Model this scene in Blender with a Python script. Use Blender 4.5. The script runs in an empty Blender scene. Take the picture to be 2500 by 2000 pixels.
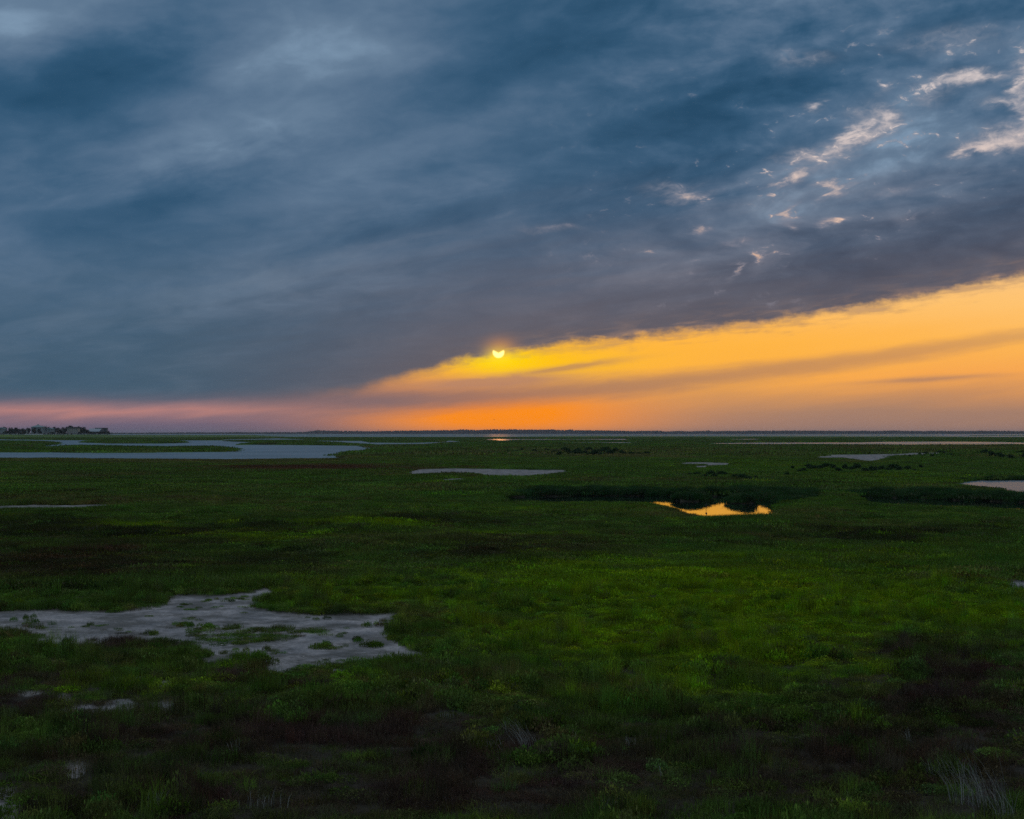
import bpy, math, random
import numpy as np
from mathutils import Vector

# ------------------------------------------------------------------ camera
F, CX, CY, HOR, H = 3434.0, 1250.0, 1000.0, 1057.0, 6.5      # focal length, centre, horizon of the 2500x2000 photo; eye height (m)
PITCH = math.atan((HOR - CY) / F)
scene = bpy.context.scene
COL = scene.collection
cam = bpy.data.objects.new('camera', bpy.data.cameras.new('camera'))
COL.objects.link(cam)
cam.data.sensor_fit = 'HORIZONTAL'
cam.data.angle = 2 * math.atan(CX / F)
cam.data.clip_start, cam.data.clip_end = 0.1, 60000
cam.location = (0, 0, H)
cam.rotation_euler = (math.pi / 2 + PITCH, 0, 0)
scene.camera = cam
scene.view_settings.view_transform = 'Standard'
scene.view_settings.look = 'None'
scene.view_settings.exposure = 0.0
scene.view_settings.gamma = 1.0
scene.view_settings.use_curve_mapping = False
scene.render.engine = 'CYCLES'
scene.cycles.use_denoising = False
scene.cycles.denoiser = 'OPENIMAGEDENOISE'
scene.cycles.denoising_input_passes = 'RGB_ALBEDO_NORMAL'
scene.cycles.max_bounces = 6
scene.cycles.diffuse_bounces = 3
scene.cycles.glossy_bounces = 3
scene.cycles.volume_bounces = 0
scene.cycles.caustics_reflective = False
scene.cycles.caustics_refractive = False
scene.cycles.sample_clamp_indirect = 2.0

def ray(px, py):
    """photo pixel -> world direction"""
    x, u = (px - CX) / F, (CY - py) / F
    c, s = math.cos(PITCH), math.sin(PITCH)
    return x, c - u * s, s + u * c
def azel(px, py):
    x, y, z = ray(px, py)
    return math.degrees(math.atan2(x, y)), math.degrees(math.atan2(z, math.hypot(x, y)))

SUN_A, SUN_E = azel(1217, 860)

# ------------------------------------------------------------------ world: dusk sky with a sloping cloud deck
world = bpy.data.worlds.new('World')
scene.world = world
world.use_nodes = True
NT = world.node_tree
NT.nodes.clear()

class S:
    """scalar or vector socket with arithmetic, for writing node maths as expressions"""
    def __init__(s, sock): s.k = sock
    def _m(a, op, b=None, c=None, clamp=False):
        n = NT.nodes.new('ShaderNodeMath'); n.operation = op; n.use_clamp = clamp
        for i, v in enumerate((a, b, c)):
            if v is None: continue
            if isinstance(v, S): NT.links.new(v.k, n.inputs[i])
            else: n.inputs[i].default_value = v
        return S(n.outputs[0])
    def __add__(a, b): return S._m(a, 'ADD', b)
    __radd__ = __add__
    def __sub__(a, b): return S._m(a, 'SUBTRACT', b)
    def __rsub__(a, b): return S._m(b, 'SUBTRACT', a)
    def __mul__(a, b): return S._m(a, 'MULTIPLY', b)
    __rmul__ = __mul__
    def __truediv__(a, b): return S._m(a, 'DIVIDE', b)
    def sat(a): return S._m(a, 'ADD', 0.0, clamp=True)
    def exp(a): return S._m(a, 'EXPONENT')
    def mx(a, b): return S._m(a, 'MAXIMUM', b)
    def mn(a, b): return S._m(a, 'MINIMUM', b)
    def ab(a): return S._m(a, 'ABSOLUTE')
    def pw(a, b): return S._m(a, 'POWER', b)
def step(v, lo, hi, kind='SMOOTHSTEP'):
    n = NT.nodes.new('ShaderNodeMapRange'); n.interpolation_type = kind; n.clamp = True
    for i, q in ((0, v), (1, lo), (2, hi), (3, 0.0), (4, 1.0)):
        if isinstance(q, S): NT.links.new(q.k, n.inputs[i])
        else: n.inputs[i].default_value = q
    return S(n.outputs[0])
def vec(x, y, z=0.0):
    n = NT.nodes.new('ShaderNodeCombineXYZ')
    for i, q in enumerate((x, y, z)):
        if isinstance(q, S): NT.links.new(q.k, n.inputs[i])
        else: n.inputs[i].default_value = q
    return S(n.outputs[0])
def noise(v, scale, detail=4.0, rough=0.5, dist=0.0):
    n = NT.nodes.new('ShaderNodeTexNoise'); n.noise_dimensions = '3D'
    NT.links.new(v.k, n.inputs['Vector'])
    n.inputs['Scale'].default_value = scale; n.inputs['Detail'].default_value = detail
    n.inputs['Roughness'].default_value = rough; n.inputs['Distortion'].default_value = dist
    return S(n.outputs[0])
def mix(f, a, b):
    n = NT.nodes.new('ShaderNodeMix'); n.data_type = 'RGBA'
    for key, q in ((0, f), (6, a), (7, b)):
        if isinstance(q, S): NT.links.new(q.k, n.inputs[key])
        elif key == 0: n.inputs[0].default_value = q
        else: n.inputs[key].default_value = (*q, 1)
    return S(n.outputs[2])
def ramp(f, stops, lo=0.0, hi=1.0):
    n = NT.nodes.new('ShaderNodeValToRGB')
    e = n.color_ramp.elements
    while len(e) < len(stops): e.new(0.5)
    for el, (p, c) in zip(e, stops):
        el.position = (p - lo) / (hi - lo); el.color = (*c, 1)
    t = (f - lo) / (hi - lo) if (lo, hi) != (0.0, 1.0) else f
    NT.links.new(t.k, n.inputs[0])
    return S(n.outputs[0])
def curve(f, pts, lo, hi, vlo, vhi):
    n = NT.nodes.new('ShaderNodeFloatCurve')
    c = n.mapping.curves[0]
    pts = [((a - lo) / (hi - lo), (b - vlo) / (vhi - vlo)) for a, b in pts]
    while len(c.points) < len(pts): c.points.new(0.5, 0.5)
    for p, q in zip(c.points, pts): p.location = q
    n.mapping.update()
    NT.links.new(((f - lo) / (hi - lo)).sat().k, n.inputs['Value'])
    return S(n.outputs[0]) * (vhi - vlo) + vlo
def gauss(v, c, r):
    n = NT.nodes.new('ShaderNodeVectorMath'); n.operation = 'MULTIPLY_ADD'
    NT.links.new(v.k, n.inputs[0])
    n.inputs[1].default_value = (1 / r[0], 1 / r[1], 0)
    n.inputs[2].default_value = (-c[0] / r[0], -c[1] / r[1], 0)
    d = NT.nodes.new('ShaderNodeVectorMath'); d.operation = 'DOT_PRODUCT'
    NT.links.new(n.outputs[0], d.inputs[0]); NT.links.new(n.outputs[0], d.inputs[1])
    return (S(d.outputs['Value']) * -1.0).exp()

tc = NT.nodes.new('ShaderNodeTexCoord')
sx = NT.nodes.new('ShaderNodeSeparateXYZ')
NT.links.new(tc.outputs['Generated'], sx.inputs[0])
X, Y, Z = (S(sx.outputs[i]) for i in range(3))
A = S._m(X, 'ARCTAN2', Y) * 57.29578
E = S._m(Z, 'ARCSINE') * 57.29578
Ec = E.mx(-1.0)
AE = vec(A, Ec)
# the cloud layer is flat: intersect the view ray with it
zz = Z.mx(0.0) + 0.055
pu, pv = X / zz, Y / zz
th = math.radians(-42)
ss = pu * math.sin(th) + pv * math.cos(th)       # along the streaks
tt = pu * math.cos(th) - pv * math.sin(th)       # across them
warp = noise(vec(ss * 0.7, tt * 1.2, 3.1), 1.0, 3, 0.5) - 0.5
n_big = noise(vec(ss * 0.45 + warp * 0.8, tt * 1.5 + warp * 0.9, 0.7), 1.0, 5, 0.55) - 0.5
n_mid = noise(vec(ss * 1.7, tt * 4.2 + warp * 1.6, 5.2), 1.0, 6, 0.58) - 0.5
n_fin = noise(vec(A * 0.50 + warp * 4.0, Ec * 1.15 - A * 0.14, 8.3), 1.0, 6, 0.6) - 0.5
n_wisp = noise(vec(A * 0.16, Ec * 1.3 - A * 0.16, 2.3), 1.0, 5, 0.55) - 0.5

n_puff = noise(vec(A * 0.42 + warp * 2.5, Ec * 0.95 - A * 0.06, 6.6), 1.0, 5, 0.50, 0.3) - 0.5
n_edge = noise(vec(A * 1.5, Ec * 2.2, 7.7), 1.0, 5, 0.6) - 0.5
def D(dx, dy): return azel(dx * 2500 / 2156, dy * 2500 / 2156)
rot = math.radians(14)
def R(a, e): return a * math.cos(rot) + e * math.sin(rot), -a * math.sin(rot) + e * math.cos(rot)
Q = vec(A * math.cos(rot) + Ec * math.sin(rot) + n_fin * 2.0, Ec * math.cos(rot) - A * math.sin(rot) + n_mid * 2.2 + n_fin * 1.0)
K = 0.01935
B = None
for dx, dy, rx, ry, amp in (
        (20, 20, 190, 90, .42), (620, 110, 260, 110, .36), (470, 290, 330, 45, .30), (800, 330, 260, 40, .22), (60, 300, 60, 40, .12),
        (130, 190, 230, 75, -.34), (330, 120, 160, 60, -.24), (60, 420, 180, 70, -.10), (1180, 40, 200, 120, -.32), (1020, 160, 230, 55, -.28), (1330, 270, 420, 70, -.36),
        (1480, 370, 300, 55, -.34), (900, 470, 430, 36, -.20), (1700, 110, 260, 70, -.22), (420, 420, 240, 40, -.16),
        (1800, 40, 330, 60, .22), (1900, 300, 330, 110, .26), (1560, 470, 300, 70, .26), (980, 360, 300, 40, .20), (700, 560, 380, 50, .16),
        (2020, 510, 300, 60, -.26), (1200, 560, 420, 50, -.10), (350, 620, 330, 60, .10), (1600, 600, 300, 40, -.12)):
    g = gauss(Q, R(*D(dx, dy)), (rx * K, ry * K)) * amp
    B = g if B is None else B + g
right_side = step(A, -3.0, 12.0) * step(Ec, 3.0, 7.0)
lump = noise(vec(A * 0.15 + warp * 1.5, Ec * 0.34 - A * 0.055, 1.9), 1.0, 4, 0.5, 0.4) - 0.5
val = 0.53 + B + n_big * 0.30 + n_mid * 0.10 + lump * 0.46 + n_fin * 0.12 + n_puff * (0.46 + 0.80 * right_side) + n_edge * (0.08 + 0.24 * right_side)

hi = ramp(val, [(0.0, (.010, .062, .130)), (.25, (.022, .084, .165)), (.45, (.044, .112, .202)), (.65, (.082, .152, .248)), (.85, (.122, .200, .302)), (1.1, (.22, .33, .46))], 0.0, 1.1)
lo_l = ramp(val, [(0.0, (.024, .070, .120)), (.5, (.050, .103, .158)), (1.0, (.100, .150, .208))])
lo_r = ramp(val, [(0.0, (.056, .066, .102)), (.5, (.098, .103, .140)), (1.0, (.185, .165, .195))])
lo = mix(step(A, -17.0, 3.0), lo_l, lo_r)
deck = mix(step(Ec - 0.10 * A + n_mid * 3.0, 2.0, 11.0), lo, hi)
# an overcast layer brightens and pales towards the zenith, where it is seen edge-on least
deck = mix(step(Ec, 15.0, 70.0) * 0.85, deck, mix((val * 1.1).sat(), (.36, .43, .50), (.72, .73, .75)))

edge = curve(A, [(-25, 1.25), (-20.9, 1.28), (-13, 1.32), (-7.5, 1.50), (-4.8, 2.16), (-0.5, 3.28), (4.9, 3.85), (10.1, 4.45), (15.9, 5.22), (20.9, 6.15), (30, 7.6), (60, 9.5)], -25, 60, 0, 12)
n_feather = noise(vec(A * 0.55, (Ec - 0.10 * A) * 3.4, 9.1), 1.0, 5, 0.6, 0.3) - 0.5
e_n = n_fin * 0.50 + n_mid * 0.15 + n_edge * 0.58
soft = step(A, -10.0, -1.0)
dE = Ec - edge + e_n * (0.35 + 0.65 * soft)
width = 0.55 - 0.29 * soft
cover = step(dE, width * -0.9, width)
wisps = step(dE + n_feather * 2.2, -0.55, 0.30) * step(dE, -1.1, -0.1)
cover = cover.mx(wisps * (0.30 + 0.30 * step(A, -2.0, 8.0)))
warm_edge = (dE.mx(0.0) * -0.70).exp() * step(A, -14.0, -2.0) * (1.0 - step(A, 30.0, 60.0))
deck = mix(warm_edge * 0.72, deck, (.118, .098, .112))
fringe = (dE.ab() * -3.5).exp() * step(A, -6.0, 6.0) * step(n_feather, -0.10, 0.22)
deck = mix(fringe * 0.7, deck, (.60, .34, .19))
deck = mix(gauss(AE, (SUN_A + .1, SUN_E + .25), (.60, .34)) * 0.42, deck, (.75, .30, .07))

# breaks in the deck that let bright higher cloud through
NG = vec(A + n_fin * 2.6 + n_mid * 2.6, Ec + n_fin * 1.3 + warp * 1.2)
gaps = None
for dx, dy, rx, ry, amp in ((1445, 423, 42, 9, .85), (1475, 482, 24, 8, .62), (1655, 377, 30, 12, .95), (1705, 338, 48, 17, .8), (1755, 315, 20, 12, .8),
        (1790, 292, 18, 22, 1.0), (1843, 262, 40, 22, .95), (1830, 300, 30, 9, .65), (1748, 391, 26, 8, .9), (1672, 440, 16, 13, .95), (1757, 462, 24, 7, .9), (1662, 470, 16, 10, .5),
        (2012, 178, 52, 14, .95), (2080, 165, 50, 9, .6), (2112, 214, 44, 9, .6), (2052, 312, 34, 13, 1.0), (2118, 292, 50, 20, 1.0), (2160, 160, 22, 36, 1.0), (2160, 240, 22, 18, .7),
        (1603, 545, 18, 7, .6), (1537, 574, 12, 9, .7), (1722, 226, 18, 10, .75), (1565, 515, 30, 6, .4), (1860, 200, 16, 8, .55), (1955, 215, 40, 14, .35), (1690, 118, 70, 16, .35), (1890, 390, 60, 12, .35),
        (1160, 483, 60, 8, .35), (1990, 90, 120, 26, .35), (1400, 405, 50, 12, .4), (2235, 280, 60, 30, .8), (2300, 200, 60, 30, .8)):
    g = gauss(NG, D(dx, dy), (rx * K * 1.0, ry * K * 1.2)) * amp
    gaps = g if gaps is None else gaps + g
n_gap = noise(vec(A * 0.8, Ec * 1.5, 4.4), 2.1, 5, 0.60, 0.5) - 0.5
region = gauss(Q, R(*D(1830, 330)), (11.0, 4.2))
gaps = gaps + step(n_gap + n_puff * 0.7, 0.11, 0.36) * region * 1.0
gv = gaps * 1.12 + n_gap * 1.5 * step(gaps, 0.02, 0.40)
halo = step(gv, -0.10, 0.85)
core = step(gv, 0.46, 1.60)
deck = mix(halo * 0.75, deck, mix(step(Ec, 6.0, 13.0), (.235, .225, .275), (.235, .265, .335)))
deck = mix(core * 0.9, deck, mix(step(Ec, 5.0, 13.0), (.86, .50, .30), (.80, .68, .64)))

# clear band under the deck, glowing round the sun
left = ramp(Ec + n_wisp * 0.7 - 0.02 * (A + 12.0), [(0.0, (.112, .104, .168)), (.40, (.150, .120, .180)), (.68, (.235, .150, .188)), (.92, (.46, .215, .200)), (1.12, (.33, .185, .198)), (1.45, (.150, .130, .172)), (1.9, (.110, .118, .160))], 0.0, 2.5)
right = ramp(Ec + n_wisp * 1.0, [(0.0, (.31, .190, .162)), (.8, (.38, .212, .145)), (1.5, (.60, .275, .115)), (2.3, (.93, .385, .085)), (3.6, (1.0, .475, .090)), (5.0, (1.0, .545, .16)), (7.0, (.95, .57, .25))], 0.0, 7.0)
glow = mix(step(A, -9.0, 1.0), left, right)
glow = mix(gauss(AE, (-0.2, 1.2), (6.8, 2.4)) * 0.62, glow, (.95, .34, .06))
glow = mix(gauss(AE, (7.0, 3.3), (8.0, 1.5)) * 0.75, glow, (1.0, .46, .042))
glow = mix((gauss(AE, (-0.6, 0.75), (4.6, .95)) * 1.25).sat(), glow, (1.0, .27, .006))
glow = mix((gauss(AE, (0.6, 2.9), (4.4, .85)) * 1.0).sat(), glow, (1.0, .535, .006))
glow = mix(gauss(AE, (SUN_A, SUN_E - .30), (1.5, .5)) * 0.9, glow, (1.0, .69, .0))
c = A + 5.0
line = Ec - (1.30 + c * 0.04 + c * c * 0.0023) + n_wisp * 0.35 + n_fin * 0.20 + n_feather * 0.30
halfw = 0.78 - 0.015 * c.mx(0.0)
st1 = (1.0 - step(line.ab(), halfw * 0.05, halfw * 1.15)) * step(A, -14.0, -5.0) * (1.0 - step(A, 24.0, 60.0))
glow = mix(st1 * (0.93 - 0.022 * c.mx(0.0)), glow, mix(step(A, -9.0, 3.0), (.165, .126, .155), (.315, .172, .130)))
st2 = (gauss(vec(A, Ec - 0.13 * A + n_fin * 0.35), (2.2, 2.35), (2.3, .13)) * 1.2).sat()
glow = mix(st2 * 0.75, glow, (.46, .23, .11))
st3 = (gauss(vec(A + n_fin * 2.0, Ec - 0.05 * A + n_fin * 0.5), (-0.9, 2.12), (3.2, .26)) * 1.3).sat()
glow = mix(st3 * 0.85, glow, (.46, .225, .14))
st4 = (gauss(vec(A, Ec - 0.05 * A + n_fin * 0.3), (16.5, 1.25), (2.6, .10))).sat()
glow = mix(st4 * 0.6, glow, (.33, .185, .14))
away = step(A.ab(), 26.0, 75.0)
glow = mix(away, glow, (.085, .095, .14))
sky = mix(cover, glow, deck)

# the sun's disc, its upper part behind the deck
disc_d = S._m((A - SUN_A) * (A - SUN_A) + (Ec - SUN_E) * (Ec - SUN_E), 'SQRT')
disc = 1.0 - step(disc_d, 0.19, 0.275)
mask = 1.0 - step(Ec - SUN_E + 0.03 + 0.05 * n_edge - 0.5 * (A - SUN_A).ab(), -0.05, 0.06)
sky = mix(disc * mask, sky, (2.0, 1.55, 0.42))
sky = mix(gauss(AE, (SUN_A, SUN_E - .12), (.50, .30)) * (1.0 - disc * mask) * 0.55, sky, (1.15, .78, .03))

nish = NT.nodes.new('ShaderNodeTexSky')
nish.sky_type = 'NISHITA'; nish.sun_disc = False
nish.sun_elevation = math.radians(SUN_E); nish.sun_rotation = math.radians(SUN_A)
nish.air_density, nish.dust_density, nish.ozone_density = 1.0, 3.0, 2.0
bg1 = NT.nodes.new('ShaderNodeBackground'); NT.links.new(nish.outputs[0], bg1.inputs[0]); bg1.inputs[1].default_value = 0.0005
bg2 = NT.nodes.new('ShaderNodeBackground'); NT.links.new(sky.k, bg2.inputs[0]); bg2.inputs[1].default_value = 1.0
ad = NT.nodes.new('ShaderNodeAddShader'); out = NT.nodes.new('ShaderNodeOutputWorld')
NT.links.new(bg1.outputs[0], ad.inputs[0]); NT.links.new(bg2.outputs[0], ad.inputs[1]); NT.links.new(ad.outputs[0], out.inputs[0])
world.cycles.sampling_method = 'MANUAL'; world.cycles.sample_map_resolution = 1024

sun = bpy.data.objects.new('sun_light', bpy.data.lights.new('sun_light', 'SUN'))
COL.objects.link(sun)
sun.data.energy, sun.data.angle, sun.data.color = 0.005, math.radians(0.53), (1.0, .36, .06)
sa, se = math.radians(SUN_A), math.radians(SUN_E)
sdir = Vector((math.sin(sa) * math.cos(se), math.cos(sa) * math.cos(se), math.sin(se)))
sun.rotation_euler = sdir.to_track_quat('Z', 'Y').to_euler()

# ------------------------------------------------------------------ helpers
rng = np.random.default_rng(7)
random.seed(7)
CP, SP = math.cos(PITCH), math.sin(PITCH)

def tag(o, label=None, cat=None, group=None, kind=None):
    for k, v in (('label', label), ('category', cat), ('group', group), ('kind', kind)):
        if v: o[k] = v
    return o
def link(o, parent=None):
    COL.objects.link(o)
    if parent is not None: o.parent = parent
    return o
def mesh_from(name, v, f, mats=(), smooth=False):
    m = bpy.data.meshes.new(name)
    m.from_pydata([tuple(map(float, p)) for p in v], [], f)
    for q in mats: m.materials.append(q)
    if smooth: m.polygons.foreach_set('use_smooth', [True] * len(m.polygons))
    m.update()
    return m
def fast_mesh(name, v, tri=None, quad=None, mat=None, smooth=False):
    """numpy arrays -> mesh"""
    m = bpy.data.meshes.new(name)
    v = np.asarray(v, np.float32)
    k = 3 if tri is not None else 4
    f = np.asarray(tri if tri is not None else quad, np.int32)
    m.vertices.add(len(v)); m.vertices.foreach_set('co', v.ravel())
    m.loops.add(f.size); m.loops.foreach_set('vertex_index', f.ravel())
    m.polygons.add(len(f)); m.polygons.foreach_set('loop_start', np.arange(0, f.size, k, dtype=np.int32))
    if smooth: m.polygons.foreach_set('use_smooth', np.ones(len(f), bool))
    if mat: m.materials.append(mat)
    m.update(calc_edges=True); m.validate()
    return m
def attr(m, name, typ, dom, data):
    a = m.attributes.new(name, typ, dom)
    key = {'FLOAT': 'value', 'INT': 'value', 'FLOAT_COLOR': 'color', 'FLOAT_VECTOR': 'vector'}[typ]
    a.data.foreach_set(key, np.ascontiguousarray(data).ravel())
def obj(name, m, parent=None, **kw):
    return tag(link(bpy.data.objects.new(name, m), parent), **kw)
def empty(name, loc, rz=0.0, **kw):
    o = bpy.data.objects.new(name, None); o.location = loc; o.rotation_euler = (0, 0, rz); o.empty_display_size = 0.1
    return tag(link(o), **kw)

def hash2(ix, iy, seed):
    h = (ix.astype(np.int64) * 374761393 + iy.astype(np.int64) * 668265263 + seed * 1442695041) & 0xFFFFFFFF
    h = ((h ^ (h >> 13)) * 1274126177) & 0xFFFFFFFF
    return ((h ^ (h >> 16)) & 0xFFFFFF) / float(0xFFFFFF)
def vnoise(x, y, seed=0):
    ix, iy = np.floor(x), np.floor(y)
    fx, fy = x - ix, y - iy
    fx, fy = fx * fx * (3 - 2 * fx), fy * fy * (3 - 2 * fy)
    a, b, c, d = hash2(ix, iy, seed), hash2(ix + 1, iy, seed), hash2(ix, iy + 1, seed), hash2(ix + 1, iy + 1, seed)
    return (a * (1 - fx) + b * fx) * (1 - fy) + (c * (1 - fx) + d * fx) * fy
def fbm(x, y, seed=0, octaves=4):
    s, a, t = 0.0, 0.5, 0.0
    for i in range(octaves):
        s = s + a * vnoise(x * 2 ** i + 17.3 * i, y * 2 ** i - 9.1 * i, seed + i); t += a; a *= 0.5
    return s / t - 0.5
def lnoise(X, Y, d, wx, wy, seed, octaves=3, ref=45.0, top=4):
    """patches that grow with distance: blends whole octaves so that the pattern stays tied to the ground"""
    L = np.clip(np.log2(np.maximum(d, 1.0) / ref), 0, top)
    out = np.zeros(X.shape)
    for k in range(top + 1):
        w = np.clip(1 - np.abs(L - k), 0, 1)
        i = np.nonzero(w > 0)
        if len(i[0]): out[i] += w[i] * fbm(X[i] / (wx * 2 ** k) + 31.7 * k, Y[i] / (wy * 2 ** k) - 12.9 * k, seed + 100 * k, octaves)
    return out
def sstep(v, lo, hi):
    t = np.clip((v - lo) / (hi - lo), 0, 1)
    return t * t * (3 - 2 * t)

def to_px(X, Y, z=0.0):
    """world -> photo pixel"""
    fwd = np.maximum(Y * CP + (z - H) * SP, 0.5)
    up = -Y * SP + (z - H) * CP
    return CX + F * X / fwd, CY - F * up / fwd
def on_plane(px, py, z=0.0):
    x, y, r = ray(px, py)
    t = (z - H) / r
    return x * t, y * t
def in_poly(px, py, poly):
    poly = np.asarray(poly, float)
    res = np.zeros(px.shape, bool)
    idx = np.nonzero((px >= poly[:, 0].min()) & (px <= poly[:, 0].max()) & (py >= poly[:, 1].min()) & (py <= poly[:, 1].max()))
    x, y = px[idx], py[idx]
    ins = np.zeros(x.shape, bool)
    n = len(poly)
    for i in range(n):
        x0, y0 = poly[i]; x1, y1 = poly[(i + 1) % n]
        if y0 == y1: continue
        c = ((y0 > y) != (y1 > y)) & (x < (x1 - x0) * (y - y0) / (y1 - y0) + x0)
        ins ^= c
    res[idx] = ins
    return res

# ------------------------------------------------------------------ what lies where (photo pixels laid on the ground plane)
WATER_Z = -0.20
def shore(far, near, h=0.35):
    """far bank seen at water level, near bank seen over the tips of its grass: outline in pixels of the z=0 plane"""
    out = []
    for p in far: out.append(to_px(*map(np.float64, on_plane(p[0], p[1], WATER_Z))))
    for p in reversed(near): out.append(to_px(*map(np.float64, on_plane(p[0], p[1], h))))
    return [(float(a), float(b)) for a, b in out]
PONDS = [  # (kind, label, outline)
 ('ripple', 'broad blue grey pond at left with a grassy spit', shore([(-80,1105),(0,1105),(300,1104.5),(503,1103.2),(560,1101.7),(577,1098.5),(555,1093.5),(512,1091.5),(540,1088),(620,1086.3),(760,1087.2),(886,1089),(925,1096)], [(-80,1116),(0,1116.5),(287,1118.5),(600,1119.5),(811,1117.8),(872,1117.6),(835,1113),(833,1105),(880,1098),(925,1096.5)])),
 ('ripple', 'winding blue water strip behind the grassy spit', shore([(-80,1073),(0,1073),(144,1075),(260,1075.5),(535,1075.5),(560,1078),(620,1080)], [(-80,1075.6),(0,1076),(100,1077),(143,1080),(120,1086),(75,1090.3),(115,1091),(160,1087.5),(224,1089),(472,1090.6),(510,1089),(560,1087),(620,1081)], .2)),
 ('ripple', 'short flat water strip in the far marsh', shore([(540,1073.6),(600,1072.3),(680,1070.6),(752,1073.4)], [(540,1074.6),(600,1075),(752,1074.9)], .2)),
 ('ripple', 'forked narrow creek behind the broad pond', shore([(765,1076.2),(895,1077),(900,1080.6),(990,1081.8),(1080,1079.5),(1084,1076.2),(1102,1076.2)], [(765,1077.6),(850,1081.2),(900,1085.2),(960,1086.2),(1040,1084.8),(1095,1080.8),(1160,1081.5)], .2)),
 ('ripple', 'tiny far pool left of the sun glint', shore([(994,1073.6),(1034,1073.6)], [(994,1075.8),(1034,1075.4)], .2)),
 ('breeze', 'thin water strip holding the orange sun glint', shore([(1180,1072.6),(1215,1072),(1366,1072.8),(1530,1071.8)], [(1180,1074.4),(1220,1077),(1260,1075.8),(1366,1075.6),(1450,1076),(1545,1074.8)], .2)),
 ('breeze', 'thin pale water strip in front of the sun glint strip', shore([(1330,1080.8),(1450,1080),(1530,1079.7),(1555,1082)], [(1330,1082.4),(1440,1084),(1540,1084),(1560,1083.2)], .2)),
 ('breeze', 'long pale water strip across the right marsh', shore([(1720,1082.2),(1850,1080.8),(2100,1080.3),(2160,1078.8),(2300,1078.3),(2450,1079.3),(2520,1081.5),(2640,1082.5)], [(1720,1083.6),(1850,1085.8),(2150,1086.8),(2350,1087.3),(2480,1086.3),(2640,1086.3)], .2)),
 ('breeze', 'tiny pale pool in the far right marsh', shore([(1775,1072),(1860,1071.8)], [(1775,1074.2),(1860,1073.8)], .25)),
 ('breeze', 'tiniest pale pool in the far right marsh', shore([(2133,1071),(2165,1071)], [(2133,1073),(2165,1073)], .25)),
 ('breeze', 'pink tinted pond at the right edge', shore([(2330,1177),(2352,1175),(2390,1172.6),(2500,1172),(2640,1172.5)], [(2330,1180),(2380,1184),(2430,1189),(2470,1197),(2520,1204),(2640,1212)], .34)),
 ('calm', 'still pond mirroring the orange glow', shore([(1600,1213),(1650,1212),(1735,1211),(1790,1210),(1840,1212),(1866,1219),(1908,1230)], [(1600,1224),(1640,1236),(1685,1250.5),(1720,1258),(1774,1258),(1848,1256.5),(1905,1253)], .34)),
 ('calm', 'dark channel under the tall grass bank', shore([(1225,1213),(1400,1209.5),(1560,1210),(1640,1212)], [(1225,1218),(1400,1220.5),(1560,1222),(1600,1227),(1640,1235)], .34)),
 ('calm', 'dark channel under the right grass bank', shore([(2095,1212),(2180,1214),(2340,1220),(2500,1226),(2640,1230)], [(2095,1215),(2150,1226),(2250,1231.5),(2340,1234),(2500,1240),(2640,1245)], .34)),
]
def ell(cx, cy, rx, ry, n=18): return [(cx + rx * math.cos(2 * math.pi * i / n), cy + ry * math.sin(2 * math.pi * i / n)) for i in range(n)]
ISLETS = [shore([(205,1078.5),(260,1076.4),(400,1076.2),(455,1079.5)], [(205,1080),(260,1082),(400,1082),(455,1080.5)], .1), ell(1690, 1216.5, 41, 2.6), ell(1812, 1221, 32, 2.2),
          [(140,1092),(500,1091.5),(575,1097),(560,1102),(300,1105),(140,1104)]]
SAND = [shore([(1985,1115.8),(2030,1112),(2110,1111.3),(2203,1108),(2330,1105.8)], [(1985,1117),(2060,1117),(2090,1122),(2125,1126),(2150,1123),(2160,1117.5),(2205,1111.5),(2330,1107.4)], .2),
        shore([(992,1153.6),(1020,1148.3),(1090,1146.3),(1200,1147.6),(1300,1149.5),(1393,1150)], [(992,1155),(1010,1158.5),(1060,1155.5),(1130,1153.8),(1190,1160.5),(1215,1163.5),(1270,1163),(1310,1160.5),(1393,1152)], .2),
        shore([(1060,1174.5),(1100,1171.5),(1146,1168.4)], [(1060,1175.8),(1100,1174),(1146,1170)], .2),
        shore([(1655,1131.5),(1700,1130.4),(1740,1131.5),(1785,1133)], [(1655,1133),(1710,1132.6),(1740,1136.5),(1785,1135)], .2),
        shore([(1690,1140),(1735,1138)], [(1690,1143),(1735,1140.5)], .2),
        shore([(-60,1506),(0,1502),(110,1504),(311,1505),(398,1492),(402,1467),(536,1464),(612,1459),(640,1450),(680,1447),(660,1462),(628,1476),(625,1497),(684,1510),(765,1515),(918,1513),(990,1511)],
              [(-60,1522),(0,1520),(77,1533),(87,1553),(46,1570),(128,1569),(224,1557),(306,1548),(459,1553),(510,1582),(488,1602),(536,1594),(612,1592),(663,1604),(663,1627),(791,1612),(796,1599),(893,1592),(969,1602),(1085,1592),(1005,1570),(945,1540)], .17),
        shore([(-60,1241),(100,1237),(285,1236.6)], [(-60,1253),(60,1245),(180,1243),(285,1240)], .1)] + \
       [ell(e[0], e[1] + e[3] * .5, e[2] * 1.35, e[3] * 1.9) for e in ((117,1614,28,7),(816,1634,20,5),(296,1711,30,9),(224,1724,58,5),(408,1719,26,5),(64,1687,22,4),(334,1652,14,4),(282,1654,12,3),(400,1665,22,4),(2490,1430,34,9),(10,1965,26,34),(1428,1710,15,2.5),(1000,1670,24,3),(188,1876,22,9),(150,1697,12,5),(690,1641,10,3))]
PLANTED = [[(459,1549),(465,1538),(500,1530),(560,1528),(640,1531),(714,1527),(790,1532),(786,1541),(714,1558),(600,1569),(541,1572),(508,1581)], ell(620,1583,12,4), ell(783,1577,14,5), ell(908,1575,15,4), ell(800,1548,8,2.5)]
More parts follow.
